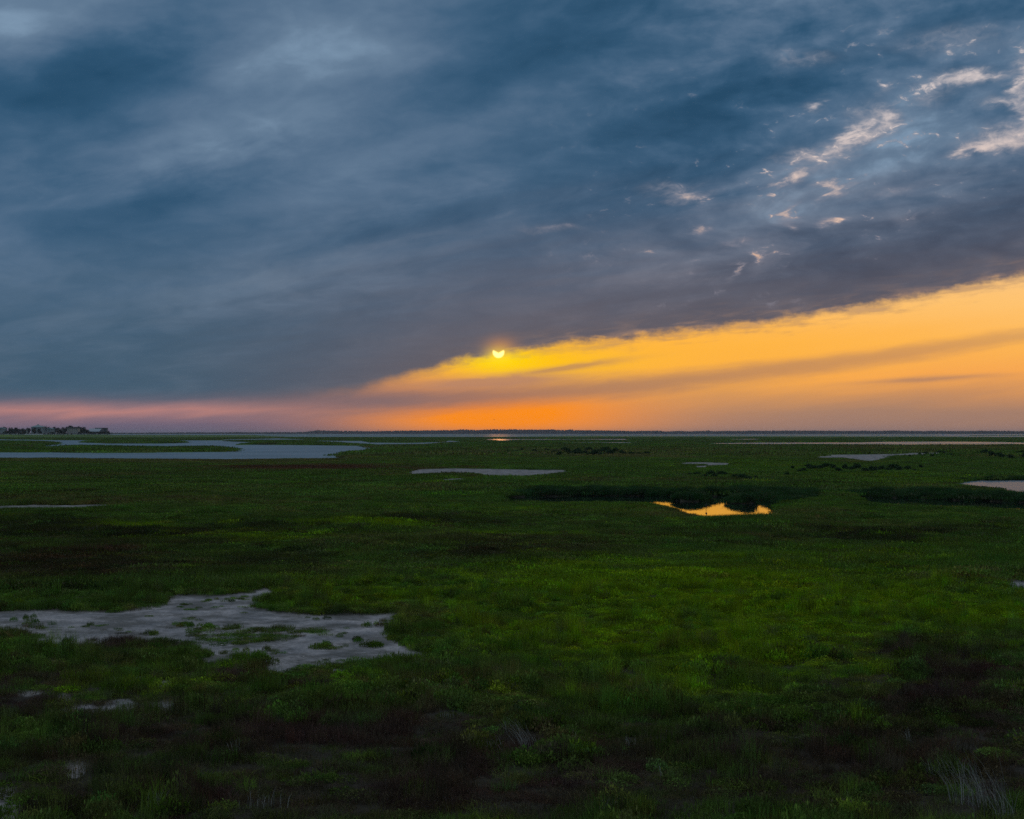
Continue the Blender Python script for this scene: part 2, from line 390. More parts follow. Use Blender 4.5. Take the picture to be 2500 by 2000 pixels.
CORD = [[(1215,1212),(1300,1202),(1450,1198),(1580,1199),(1650,1203),(1730,1205),(1735,1211.5),(1650,1211.5),(1560,1209.5),(1400,1209),(1225,1212.5)], ell(1690,1216.5,41,2.6), ell(1812,1221,32,2.2),
        [(1730,1200),(1850,1199),(1850,1213),(1790,1209.5),(1735,1210.5)], [(1840,1203),(1920,1203),(1985,1207),(1992,1216),(1960,1224),(1908,1231),(1868,1220)],
        [(2080,1204),(2250,1205),(2500,1212),(2640,1215),(2640,1229),(2500,1225),(2340,1219),(2180,1213),(2095,1211)],
        [(2330,1172),(2420,1168),(2640,1167),(2640,1171.5),(2420,1171)]]
# (cx, cy, rx, ry, palette, amount)
Z_ = 2500 / 2156
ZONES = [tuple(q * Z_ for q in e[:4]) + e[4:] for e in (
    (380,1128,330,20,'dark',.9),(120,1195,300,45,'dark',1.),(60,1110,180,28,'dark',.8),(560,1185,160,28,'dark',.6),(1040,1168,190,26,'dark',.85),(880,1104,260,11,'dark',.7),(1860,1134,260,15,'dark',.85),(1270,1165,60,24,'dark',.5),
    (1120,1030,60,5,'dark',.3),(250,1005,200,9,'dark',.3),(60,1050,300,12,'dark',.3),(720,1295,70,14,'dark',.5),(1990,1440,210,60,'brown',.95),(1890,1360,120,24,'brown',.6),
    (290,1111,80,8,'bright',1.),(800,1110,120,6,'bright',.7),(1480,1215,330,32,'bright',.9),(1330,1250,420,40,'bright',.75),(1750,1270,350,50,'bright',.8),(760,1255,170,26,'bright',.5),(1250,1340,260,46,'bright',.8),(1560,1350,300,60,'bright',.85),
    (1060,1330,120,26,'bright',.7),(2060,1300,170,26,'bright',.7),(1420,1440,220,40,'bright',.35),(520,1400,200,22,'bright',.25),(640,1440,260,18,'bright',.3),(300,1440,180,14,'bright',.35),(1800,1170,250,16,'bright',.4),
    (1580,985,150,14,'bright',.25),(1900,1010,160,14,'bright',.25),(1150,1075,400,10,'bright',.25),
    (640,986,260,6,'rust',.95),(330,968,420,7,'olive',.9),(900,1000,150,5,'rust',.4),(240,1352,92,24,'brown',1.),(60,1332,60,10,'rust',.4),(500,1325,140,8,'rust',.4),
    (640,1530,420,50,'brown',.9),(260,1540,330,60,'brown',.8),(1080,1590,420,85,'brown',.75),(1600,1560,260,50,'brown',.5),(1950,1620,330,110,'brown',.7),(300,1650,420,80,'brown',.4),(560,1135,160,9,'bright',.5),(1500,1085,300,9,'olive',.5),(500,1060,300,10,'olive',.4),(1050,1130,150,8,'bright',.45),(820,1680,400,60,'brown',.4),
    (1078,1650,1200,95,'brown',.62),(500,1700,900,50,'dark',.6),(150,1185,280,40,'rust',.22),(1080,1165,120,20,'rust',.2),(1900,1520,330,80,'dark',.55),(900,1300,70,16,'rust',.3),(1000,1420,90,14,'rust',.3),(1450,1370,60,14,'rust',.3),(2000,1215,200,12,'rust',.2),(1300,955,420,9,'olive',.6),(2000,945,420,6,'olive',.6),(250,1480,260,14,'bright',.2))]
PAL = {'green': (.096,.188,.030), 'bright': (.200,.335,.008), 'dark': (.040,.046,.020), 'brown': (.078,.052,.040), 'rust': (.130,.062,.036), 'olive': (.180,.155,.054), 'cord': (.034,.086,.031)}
PAL = {k: np.array(v) for k, v in PAL.items()}

def survey(X, Y):
    """everything the ground knows about itself at the given points"""
    d = np.hypot(X, Y)
    front = Y > 3
    j = np.clip(d / 120, 0.25, 6)
    n1, n2 = lnoise(X, Y, d, 1.2, 1.5, 11, 4), lnoise(X, Y, d, 1.2, 1.5, 12, 4)
    px, py = to_px(X, Y)
    qx, qy = to_px(X + n1 * 1.1 * j, Y + n2 * 1.3 * j)
    far_ = np.where(front, 0, 1e6)
    px, py, qx, qy = px, py + far_, qx, qy + far_
    water = np.zeros(X.shape, bool); sand = np.zeros(X.shape, bool); cord = np.zeros(X.shape, bool)
    for _, _, p in PONDS: water |= in_poly(qx, qy, p)
    for p in ISLETS: water &= ~in_poly(qx, qy, p)
    for p in SAND: sand |= in_poly(qx, qy, p)
    planted = np.zeros(X.shape, bool)
    for p in PLANTED: planted |= in_poly(qx, qy, p)
    for p in CORD: cord |= in_poly(qx, qy, p)
    o = qy - HOR
    shore_o = np.interp(px, [-400, 262, 280, 620, 660, 720, 1250, 1400, 2000, 2300, 2420, 2700], [3.4, 3.4, 4.4, 4.8, 7.5, 9.2, 9.2, 7.6, 8.0, 8.6, 9.6, 10.2]) + n1 * 0.7
    bay = (o < shore_o) & (d > 800)
    strip = (np.abs(o - (5.0 + n2 * .3)) < .55 + n1 * .5) & (px > 640) & (px < 2290)
    strip |= (np.abs(o - 6.0) < .7) & (px > 2365)
    land = (d > 8300) | strip
    bay &= ~land
    spit = sstep(px, -900, -500) * (1 - sstep(px, 250, 275)) * sstep(Y, 1900, 2080) * (1 - sstep(Y, 2600, 3000))
    return dict(px=px, py=py, qx=qx, qy=qy, d=d, water=water & (d < 2400), bay=bay, sand=sand, cord=cord, planted=planted & sand, spit=spit)

def colours(X, Y, s, pick_one=False):
    px, py, d = s['px'], s['py'], s['d']
    w = {k: np.zeros(X.shape) for k in PAL}
    m1, m2, m3 = lnoise(X, Y, d, 1.1, 1.6, 21, 4), lnoise(X, Y, d, 3.2, 4.2, 22, 3), lnoise(X, Y, d, .45, .5, 23, 3)
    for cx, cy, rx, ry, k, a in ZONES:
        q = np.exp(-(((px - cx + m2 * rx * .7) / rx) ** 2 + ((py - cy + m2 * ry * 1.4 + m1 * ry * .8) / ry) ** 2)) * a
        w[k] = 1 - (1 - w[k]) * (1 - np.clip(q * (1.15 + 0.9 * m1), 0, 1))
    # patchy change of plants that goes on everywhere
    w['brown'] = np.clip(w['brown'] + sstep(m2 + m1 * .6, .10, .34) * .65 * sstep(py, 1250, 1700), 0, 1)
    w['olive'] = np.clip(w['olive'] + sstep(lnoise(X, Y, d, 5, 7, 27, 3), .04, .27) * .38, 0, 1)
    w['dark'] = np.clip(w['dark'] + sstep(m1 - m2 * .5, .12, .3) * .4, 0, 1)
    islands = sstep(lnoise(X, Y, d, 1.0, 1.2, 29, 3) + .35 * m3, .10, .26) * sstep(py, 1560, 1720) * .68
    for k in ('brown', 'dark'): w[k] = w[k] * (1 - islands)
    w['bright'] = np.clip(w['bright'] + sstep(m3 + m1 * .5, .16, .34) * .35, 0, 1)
    c = np.repeat(PAL['green'][None], len(X), 0)
    for q, k in enumerate(('olive', 'dark', 'bright', 'brown', 'rust')):
        if pick_one:
            u = np.clip(.5 + 1.5 * lnoise(X, Y, d, .55, .6, 71 + q, 3) + rng.normal(0, .27, len(X)), 0.02, .98)
            w[k] = w[k] * .40 + .60 * sstep(w[k] - u, -.16, .16)
        c = c * (1 - w[k][:, None]) + PAL[k][None] * w[k][:, None]
    cw = (s['cord'] * 0.9)[:, None]
    c = c * (1 - cw) + PAL['cord'][None] * cw
    c = c * (1 + 0.45 * m3 + 0.35 * m1)[:, None]
    return np.clip(c, 0.003, 1), w

# ------------------------------------------------------------------ materials
def material(name):
    m = bpy.data.materials.new(name); m.use_nodes = True
    nt = m.node_tree; nt.nodes.clear()
    o = nt.nodes.new('ShaderNodeOutputMaterial')
    return m, nt, o
def N(nt, typ, **kw):
    n = nt.nodes.new(typ)
    ins = kw.pop('ins', {})
    for k, v in kw.items(): setattr(n, k, v)
    for k, v in ins.items():
        if isinstance(v, bpy.types.NodeSocket): nt.links.new(v, n.inputs[k])
        else: n.inputs[k].default_value = v
    return n
def mul_col(nt, a, b):
    n = nt.nodes.new('ShaderNodeMix'); n.data_type = 'RGBA'; n.blend_type = 'MULTIPLY'; n.inputs[0].default_value = 1
    for i, v in ((6, a), (7, b)):
        if isinstance(v, bpy.types.NodeSocket): nt.links.new(v, n.inputs[i])
        else: n.inputs[i].default_value = v
    return n.outputs[2]
def simple(name, col, rough=0.7, var=0.25, scale=3.0, spec=0.3):
    m, nt, o = material(name)
    nz = N(nt, 'ShaderNodeTexNoise', ins={'Scale': scale, 'Detail': 4.0})
    cr = N(nt, 'ShaderNodeValToRGB', ins={0: nz.outputs[0]})
    cr.color_ramp.elements[0].color = (*[c * (1 - var) for c in col], 1); cr.color_ramp.elements[1].color = (*[min(1, c * (1 + var)) for c in col], 1)
    p = N(nt, 'ShaderNodeBsdfPrincipled', ins={'Base Color': cr.outputs[0], 'Roughness': rough, 'Specular IOR Level': spec})
    nt.links.new(p.outputs[0], o.inputs[0])
    return m
def leaf_material(name, col=None, trans=0.35):
    """plant tissue: diffuse with light passing through; colour from the instance tint or fixed"""
    m, nt, o = material(name)
    var = N(nt, 'ShaderNodeAttribute', attribute_name='var')
    f = N(nt, 'ShaderNodeMapRange', ins={0: var.outputs['Fac'], 1: 0.0, 2: 1.0, 3: 0.45, 4: 1.6})
    if col is None: base = N(nt, 'ShaderNodeAttribute', attribute_name='tint', attribute_type='INSTANCER').outputs['Color']
    else: base = N(nt, 'ShaderNodeRGB'); base.outputs[0].default_value = (*col, 1); base = base.outputs[0]
    c = mul_col(nt, base, f.outputs[0])
    a = N(nt, 'ShaderNodeBsdfDiffuse', ins={'Color': c})
    b = N(nt, 'ShaderNodeBsdfTranslucent', ins={'Color': c})
    x = N(nt, 'ShaderNodeMixShader', ins={0: trans, 1: a.outputs[0], 2: b.outputs[0]})
    nt.links.new(x.outputs[0], o.inputs[0])
    return m
def water_material(name, rough, bump, scale, base=(.085, .130, .160, 1)):
    m, nt, o = material(name)
    g = N(nt, 'ShaderNodeNewGeometry')
    mp = N(nt, 'ShaderNodeMapping', ins={'Vector': g.outputs['Position'], 'Scale': (scale, scale * .45, scale)})
    nz = N(nt, 'ShaderNodeTexNoise', ins={'Vector': mp.outputs[0], 'Scale': 1.0, 'Detail': 3.0, 'Roughness': .6})
    n2 = N(nt, 'ShaderNodeTexNoise', ins={'Vector': g.outputs['Position'], 'Scale': .02, 'Detail': 3.0})
    rr = N(nt, 'ShaderNodeMapRange', ins={0: n2.outputs[0], 1: .35, 2: .65, 3: rough * .75, 4: rough * 1.25})
    sl = N(nt, 'ShaderNodeVectorMath', operation='MULTIPLY_ADD', ins={0: nz.outputs['Color'], 1: (bump, bump, 0), 2: (-.5 * bump, -.5 * bump, 1)})
    nn = N(nt, 'ShaderNodeVectorMath', operation='NORMALIZE', ins={0: sl.outputs[0]})
    p = N(nt, 'ShaderNodeBsdfPrincipled', ins={'Base Color': base, 'Roughness': rr.outputs[0], 'IOR': 1.33, 'Normal': nn.outputs[0]})
    nt.links.new(p.outputs[0], o.inputs[0])
    return m
M_WATER = {'calm': water_material('still_water', .02, .012, 1.5, (.008, .014, .014, 1)), 'breeze': water_material('breezy_water', .26, .04, 1.5), 'ripple': water_material('rippled_water', .34, .05, 2.6), 'bay': water_material('bay_water', .36, .05, 1.2)}
M_BLADE = leaf_material('grass_blades')
M_SHRUB = leaf_material('shrub_leaves', (.034, .072, .030), .3)
M_DRY = leaf_material('dry_stalks', (.27, .28, .25), .25)
M_TREE = leaf_material('far_tree_leaves', (.020, .036, .022), .2)
M_RED = leaf_material('far_red_leaves', (.10, .035, .03), .2)
M_BARK = simple('bark', (.05, .042, .035), .9)

def ground_material():
    m, nt, o = material('marsh_soil')
    tint = N(nt, 'ShaderNodeAttribute', attribute_name='tint').outputs['Color']
    sand = N(nt, 'ShaderNodeAttribute', attribute_name='sand').outputs['Fac']
    can = N(nt, 'ShaderNodeAttribute', attribute_name='canopy').outputs['Fac']
    g = N(nt, 'ShaderNodeNewGeometry').outputs['Position']
    fine = N(nt, 'ShaderNodeTexNoise', ins={'Vector': g, 'Scale': 9.0, 'Detail': 6.0, 'Roughness': .7})
    mid = N(nt, 'ShaderNodeTexNoise', ins={'Vector': g, 'Scale': .7, 'Detail': 5.0, 'Roughness': .6})
    soil = N(nt, 'ShaderNodeValToRGB', ins={0: fine.outputs[0]})
    soil.color_ramp.elements[0].color = (.012, .012, .009, 1); soil.color_ramp.elements[1].color = (.055, .050, .038, 1)
    sc = N(nt, 'ShaderNodeValToRGB', ins={0: mid.outputs[0]})
    sc.color_ramp.elements[0].position = .33; sc.color_ramp.elements[1].position = .68
    sc.color_ramp.elements[0].color = (.18, .19, .205, 1); sc.color_ramp.elements[1].color = (.41, .40, .41, 1)
    gr = N(nt, 'ShaderNodeMapRange', ins={0: fine.outputs[0], 1: .3, 2: .7, 3: .55, 4: 1.25})
    sandc = mul_col(nt, sc.outputs[0], gr.outputs[0])
    alg = N(nt, 'ShaderNodeTexNoise', ins={'Vector': g, 'Scale': .55, 'Detail': 7.0, 'Roughness': .68})
    af = N(nt, 'ShaderNodeMapRange', ins={0: alg.outputs[0], 1: .44, 2: .58, 3: 0.0, 4: .68})
    sandc = N(nt, 'ShaderNodeMix', data_type='RGBA', ins={0: af.outputs[0], 6: sandc, 7: (.070, .072, .062, 1)}).outputs[2]
    a = N(nt, 'ShaderNodeMix', data_type='RGBA', ins={0: can, 6: soil.outputs[0], 7: tint}).outputs[2]
    b = N(nt, 'ShaderNodeMix', data_type='RGBA', ins={0: sand, 6: a, 7: sandc}).outputs[2]
    bp = N(nt, 'ShaderNodeBump', ins={'Height': fine.outputs[0], 'Strength': .7, 'Distance': .05})
    p = N(nt, 'ShaderNodeBsdfPrincipled', ins={'Base Color': b, 'Roughness': .9, 'Specular IOR Level': .1, 'Normal': bp.outputs[0]})
    nt.links.new(p.outputs[0], o.inputs[0])
    return m

# ------------------------------------------------------------------ ground: one polar sheet out to the horizon
o_rows = np.concatenate([np.arange(1.3, 12, .35), np.arange(12, 80, .7), np.arange(80, 260, 1.6), np.arange(260, 1150, 3.0), [1250, 1500, 2000, 3500, 8000]])
rad = H * F / o_rows
az = np.concatenate([np.linspace(-180, -30, 14), np.linspace(-25, 25, 620), np.linspace(30, 180, 14)[:-1]])
RR, AZ = np.meshgrid(rad, np.radians(az), indexing='ij')
gx, gy = (RR * np.sin(AZ)).ravel(), (RR * np.cos(AZ)).ravel()
S0 = survey(gx, gy)
col0, w0 = colours(gx, gy, S0)
nr, nc = RR.shape
wet = (S0['water'] | S0['bay']).reshape(nr, nc).astype(float)
sand0 = S0['sand'].reshape(nr, nc).astype(float)
def blur(a):
    b = a.copy(); b[1:-1, 1:-1] = (4 * a[1:-1, 1:-1] + a[:-2, 1:-1] + a[2:, 1:-1] + a[1:-1, :-2] + a[1:-1, 2:]) / 8
    return b
sand0 = blur(sand0)
relief = fbm(gx / 1.6, gy / 1.6, 31, 4) * .24 * (S0['d'] < 200) + fbm(gx / 9, gy / 9, 32, 3) * .16
gz = relief.reshape(nr, nc) * (1 - .75 * sand0) - .04 * sand0
gz = gz * (1 - wet) - .75 * wet + (S0['spit'].reshape(nr, nc) * 3.5) * (1 - wet)
gz = gz + ((S0['d'] > 8300) * .6).reshape(nr, nc)
GZ = gz
i0 = np.arange(nr - 1)[:, None] * nc; j0 = np.arange(nc)[None]; j1 = (np.arange(nc)[None] + 1) % nc
quad = np.stack([i0 + j0, i0 + nc + j0, i0 + nc + j1, i0 + j1], -1).reshape(-1, 4)[:, ::-1]
gm = fast_mesh('ground', np.stack([gx, gy, gz.ravel()], -1), quad=quad, mat=ground_material(), smooth=True)
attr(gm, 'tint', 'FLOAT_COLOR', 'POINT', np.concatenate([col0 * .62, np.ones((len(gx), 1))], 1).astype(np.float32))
attr(gm, 'sand', 'FLOAT', 'POINT', sand0.ravel().astype(np.float32))
attr(gm, 'canopy', 'FLOAT', 'POINT', sstep(S0['d'], 90, 420).astype(np.float32))
obj('ground', gm, label='flat green and brown marsh ground with a bare sand patch', kind='structure')

def height(X, Y):
    """ground height by looking up the sheet"""
    d, a = np.hypot(X, Y), np.degrees(np.arctan2(X, Y))
    fi = np.interp(H * F / d, o_rows, np.arange(nr)); fj = np.interp(a, az, np.arange(nc))
    i, j = np.clip(fi.astype(int), 0, nr - 2), np.clip(fj.astype(int), 0, nc - 2)
    u, v = fi - i, fj - j
    return (GZ[i, j] * (1 - v) + GZ[i, j + 1] * v) * (1 - u) + (GZ[i + 1, j] * (1 - v) + GZ[i + 1, j + 1] * v) * u

# ------------------------------------------------------------------ water
for i, (kind, label, poly) in enumerate(PONDS):
    pts = [on_plane(px, py, 0.0) for px, py in poly]
    c = np.mean(pts, 0)
    v = [(x + (x - c[0]) * .01, y + (y - c[1]) * .01, WATER_Z - .004 * i) for x, y in pts]
    f = [tuple(range(len(v)))]
    m = mesh_from('pond', v, f, (M_WATER[kind],))
    if m.polygons[0].normal.z < 0: m.flip_normals()
    obj('pond', m, label=label, kind='structure')
m = mesh_from('bay', [(-9000, 1000, -.32), (9000, 1000, -.32), (9000, 15000, -.32), (-9000, 15000, -.32)], [(0, 1, 2, 3)], (M_WATER['bay'],))
obj('bay', m, label='thin band of open bay water below the horizon', kind='structure')

# ------------------------------------------------------------------ grass
def blades(n, r, h, w, lean=.35, curl=.5, dome=0.0):
    """n tapered bent blades on a disc: verts, tris, per-tri variation"""
    a, q = rng.uniform(0, 2 * np.pi, n), np.sqrt(rng.uniform(0, 1, n)) * r
    bx, by = q * np.cos(a), q * np.sin(a)
    hh = rng.uniform(h[0], h[1], n) * (1 - dome * (q / r) ** 2)
    t = rng.uniform(0, 2 * np.pi, n); ln = np.abs(rng.normal(0, lean, n)) * hh
    dx, dy = np.cos(t) * ln, np.sin(t) * ln
    s = rng.uniform(0, 2 * np.pi, n); ww = w * rng.uniform(.6, 1.3, n) * .5
    sx_, sy_ = np.cos(s) * ww, np.sin(s) * ww
    z0 = np.full(n, -.06)
    P = [np.stack([bx - sx_, by - sy_, z0], -1), np.stack([bx + sx_, by + sy_, z0], -1),
         np.stack([bx - sx_ * .8 + dx * .3, by - sy_ * .8 + dy * .3, hh * .6], -1), np.stack([bx + sx_ * .8 + dx * .3, by + sy_ * .8 + dy * .3, hh * .6], -1),
         np.stack([bx + dx * (1 + curl), by + dy * (1 + curl), hh], -1)]
    v = np.stack(P, 1).reshape(-1, 3)
    b = np.arange(n)[:, None] * 5
    tri = np.concatenate([b + [0, 1, 3], b + [0, 3, 2], b + [2, 3, 4]], 1).reshape(-1, 3)
    return v, tri, np.repeat(rng.uniform(0, 1, n), 3)
def leaves(n, r, h, size):
    """small leaf quads spread over and inside a low dome"""
    a, q = rng.uniform(0, 2 * np.pi, n), np.sqrt(rng.uniform(0, 1, n)) * r
    top = h * np.sqrt(np.clip(1 - (q / r) ** 2, .05, 1)) * rng.uniform(.55, 1.1, n)
    z = top * np.sqrt(rng.uniform(.05, 1, n))
    c = np.stack([q * np.cos(a), q * np.sin(a), z], -1)
    u = rng.normal(0, 1, (n, 3)); u[:, 2] = np.abs(u[:, 2]) * 1.3 + .3; u /= np.linalg.norm(u, axis=1, keepdims=True)
    s = np.cross(u, rng.normal(0, 1, (n, 3))); s /= np.linalg.norm(s, axis=1, keepdims=True)
    L = size * rng.uniform(.6, 1.4, n)[:, None]
    v = np.stack([c, c + u * L * .5 + s * L * .22, c + u * L, c + u * L * .5 - s * L * .22], 1).reshape(-1, 3)
    b = np.arange(n)[:, None] * 4
    tri = np.concatenate([b + [0, 1, 2], b + [0, 2, 3]], 1).reshape(-1, 3)
    return v, tri, np.repeat(rng.uniform(0, 1, n), 2)
def merge(*parts):
    V, T, A_, k = [], [], [], 0
    for v, t, a in parts:
        V.append(v); T.append(t + k); A_.append(a); k += len(v)
    return np.concatenate(V), np.concatenate(T), np.concatenate(A_)
def plant_mesh(name, part, mat):
    v, t, a = part
    m = fast_mesh(name, v, tri=t, mat=mat)
    attr(m, 'var', 'FLOAT', 'FACE', a.astype(np.float32))
    return m
tufts = bpy.data.collections.new('tufts')
KIND = {}
def add_kind(key, variants, maker):
    KIND[key] = []
    for _ in range(variants):
        i = len(tufts.objects)
        tufts.objects.link(bpy.data.objects.new('tuft_%02d' % i, plant_mesh('tuft_%02d' % i, maker(), M_BLADE)))
        KIND[key].append(i)
add_kind('short', 4, lambda: merge(blades(130, .30, (.08, .22), .008), leaves(40, .28, .08, .03)))
add_kind('leafy', 4, lambda: merge(leaves(230, .30, .20, .055), blades(25, .28, (.1, .26), .008)))
add_kind('twig', 4, lambda: merge(blades(95, .30, (.08, .22), .006, .5, .6), leaves(60, .28, .12, .03)))
add_kind('tall', 3, lambda: merge(blades(75, .20, (.26, .55), .007, .40, .7), leaves(30, .2, .12, .04)))
add_kind('mid', 4, lambda: merge(blades(240, .95, (.14, .34), .020, .35, .5), leaves(90, .9, .14, .10)))
add_kind('midleafy', 3, lambda: merge(leaves(330, .95, .24, .11), blades(40, .9, (.15, .32), .02)))
add_kind('far', 4, lambda: merge(blades(420, 3.0, (.12, .30), .065, .3, .4), leaves(160, 2.8, .14, .25)))
add_kind('vast', 3, lambda: merge(blades(420, 9, (.16, .36), .22, .3, .4), leaves(120, 8, .2, .7)))
add_kind('cord', 4, lambda: blades(150, .50, (.62, 1.08), .016, .22, .7))

pts, P_k, P_s, P_h, P_c = [], [], [], [], []
def sow(d0, d1, per_m2, chooser, half=24.0, size=(.75, 1.3), cordgrass=False, r=0.0, bank=False):
    area = math.radians(2 * half) * (d1 * d1 - d0 * d0) / 2
    n = int(area * per_m2)
    d = np.sqrt(rng.uniform(d0 * d0, d1 * d1, n)); a = np.radians(rng.uniform(-half, half, n))
    X, Y = d * np.sin(a), d * np.cos(a)
    s = survey(X, Y)
    ok = ~(s['water'] | s['bay']) & (s['spit'] < .02)
    if r:                                             # keep wide tufts from hanging over the banks
        for k in range(6):
            t = survey(X + r * math.cos(k * 1.047), Y + r * math.sin(k * 1.047))
            ok &= ~(t['water'] | t['bay'] | t['sand'])
    sparse = fbm(X / .9, Y / .9, 41, 3)
    ok &= ~s['sand'] | ((sparse > np.where((s['px'] < 520) & (s['py'] > 1512), .03, .15)) & (d < 75) & (rng.uniform(0, 1, n) < .5))
    if bank:                                          # only the rim that the wide tufts left free
        near_ = np.zeros(n, bool)
        for k in range(6):
            t = survey(X + 3.0 * math.cos(k * 1.047), Y + 3.0 * math.sin(k * 1.047))
            near_ |= t['water'] | t['sand']
        ok &= near_
    ok |= s['planted'] & (rng.uniform(0, 1, n) < np.where(sparse > -.14, .95, .35)) & (d < 75)
    if cordgrass: ok &= s['cord']
    else:
        bare = lnoise(X, Y, d, 1.3, 1.5, 42, 4)
        ok &= (bare > -.30 + .07 * rng.normal(0, 1, n)) | s['cord']
    X, Y = X[ok], Y[ok]
    s = {k: v[ok] for k, v in s.items()}
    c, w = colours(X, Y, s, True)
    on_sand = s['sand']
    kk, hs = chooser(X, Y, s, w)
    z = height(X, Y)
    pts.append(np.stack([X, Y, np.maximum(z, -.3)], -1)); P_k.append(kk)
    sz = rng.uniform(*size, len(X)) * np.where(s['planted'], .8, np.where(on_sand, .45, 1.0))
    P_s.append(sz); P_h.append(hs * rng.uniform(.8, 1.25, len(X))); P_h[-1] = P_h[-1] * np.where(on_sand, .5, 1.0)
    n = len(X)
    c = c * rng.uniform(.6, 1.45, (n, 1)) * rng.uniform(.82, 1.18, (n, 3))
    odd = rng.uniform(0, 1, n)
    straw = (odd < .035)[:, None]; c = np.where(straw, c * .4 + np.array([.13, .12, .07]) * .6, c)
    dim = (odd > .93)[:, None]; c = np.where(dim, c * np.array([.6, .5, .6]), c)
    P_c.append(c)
def pick(keys, n): return rng.choice(np.array(sum((KIND[k] for k in keys), [])), n)
def near_chooser(X, Y, s, w):
    n = len(X)
    patch = fbm(X / 1.7, Y / 1.7, 51, 3) + .25 * rng.normal(0, .4, n)
    k = np.where(patch > .03, pick(['leafy'], n), pick(['short'], n))
    tw = (w['brown'] + .5 * w['dark'] + .4 * w['rust']) > rng.uniform(.2, .95, n)
    k = np.where(tw, pick(['twig'], n), k)
    k = np.where((rng.uniform(0, 1, n) < .10 * sstep(fbm(X / 3.1, Y / 3.1, 57, 3), -.05, .2) + .012) & ~s['sand'], pick(['tall'], n), k)
    mound = sstep(fbm(X / 1.5, Y / 1.5, 52, 3), -.14, .24)
    return k, (.55 + 1.25 * mound) * np.where(tw, .8, 1.0)
def mid_chooser(X, Y, s, w):
    n = len(X)
    patch = fbm(X / 4, Y / 4, 53, 3) + .12 * rng.normal(0, 1, n)
    return np.where(patch > .02, pick(['midleafy'], n), pick(['mid'], n)), .7 + .9 * sstep(fbm(X / 6, Y / 7, 54, 3), -.15, .25)
def bank_chooser(X, Y, s, w):
    return pick(['mid'], len(X)), .7 + .3 * rng.uniform(0, 1, len(X))
def far_chooser(key):
    return lambda X, Y, s, w: (pick([key], len(X)), .7 + .6 * sstep(fbm(X / 30, Y / 40, 55, 3), -.15, .25))
sow(14, 62, 15, near_chooser)
sow(60, 150, 4.2, mid_chooser, r=.6)
sow(146, 420, .46, far_chooser('far'), r=2.2)
sow(60, 420, 1.2, bank_chooser, bank=True)
sow(400, 1900, .035, far_chooser('vast'), r=6.0)
sow(100, 175, 6.0, lambda X, Y, s, w: (pick(['cord'], len(X)), (.40 + .36 * sstep(fbm(X / 2.3, Y / 2.3, 58, 3), -.2, .2))), cordgrass=True)
sow(175, 260, 3.0, lambda X, Y, s, w: (pick(['cord'], len(X)), (.40 + .36 * sstep(fbm(X / 2.3, Y / 2.3, 58, 3), -.2, .2))), cordgrass=True)
pts, P_k, P_s, P_h, P_c = (np.concatenate(q) for q in (pts, P_k, P_s, P_h, P_c))

def scatter(name, sel, **kw):
    n = int(sel.sum())
    m = bpy.data.meshes.new(name)
    m.vertices.add(n); m.vertices.foreach_set('co', pts[sel].astype(np.float32).ravel())
    attr(m, 'kind_index', 'INT', 'POINT', P_k[sel].astype(np.int32))
    attr(m, 'yaw', 'FLOAT', 'POINT', rng.uniform(0, 6.283, n).astype(np.float32))
    sc = np.stack([P_s[sel], P_s[sel], P_s[sel] * 0 + P_h[sel]], -1)
    attr(m, 'scl', 'FLOAT_VECTOR', 'POINT', sc.astype(np.float32))
    attr(m, 'tint', 'FLOAT_COLOR', 'POINT', np.concatenate([P_c[sel], np.ones((n, 1))], 1).astype(np.float32))
    m.update()
    o = obj(name, m, **kw)
    t = bpy.data.node_groups.new(name, 'GeometryNodeTree')
    t.interface.new_socket('Geometry', in_out='INPUT', socket_type='NodeSocketGeometry')
    t.interface.new_socket('Geometry', in_out='OUTPUT', socket_type='NodeSocketGeometry')
    gi, go = t.nodes.new('NodeGroupInput'), t.nodes.new('NodeGroupOutput')
    iop = t.nodes.new('GeometryNodeInstanceOnPoints')
    ci = t.nodes.new('GeometryNodeCollectionInfo'); ci.inputs['Collection'].default_value = tufts
    ci.inputs['Separate Children'].default_value = True; ci.inputs['Reset Children'].default_value = True
    def na(nm, typ):
        q = t.nodes.new('GeometryNodeInputNamedAttribute'); q.data_type = typ; q.inputs['Name'].default_value = nm
        return next(s_ for s_ in q.outputs if s_.enabled and s_.name == 'Attribute')
    cx_ = t.nodes.new('ShaderNodeCombineXYZ'); t.links.new(na('yaw', 'FLOAT'), cx_.inputs[2])
    er = t.nodes.new('FunctionNodeEulerToRotation'); t.links.new(cx_.outputs[0], er.inputs[0])
    t.links.new(gi.outputs[0], iop.inputs['Points']); t.links.new(ci.outputs[0], iop.inputs['Instance'])
    iop.inputs['Pick Instance'].default_value = True
    t.links.new(na('kind_index', 'INT'), iop.inputs['Instance Index'])
    t.links.new(er.outputs[0], iop.inputs['Rotation']); t.links.new(na('scl', 'FLOAT_VECTOR'), iop.inputs['Scale'])
    t.links.new(iop.outputs[0], go.inputs[0])
    md = o.modifiers.new('scatter', 'NODES'); md.node_group = t
    return o
is_cord = np.isin(P_k, KIND['cord'])
scatter('marsh_grass', ~is_cord, label='low green and brown marsh grass covering the flats', kind='stuff')
scatter('cordgrass', is_cord, label='tall dark green cordgrass banks beside the still pond', kind='stuff')
print('tufts', len(pts), 'cord', int(is_cord.sum()))

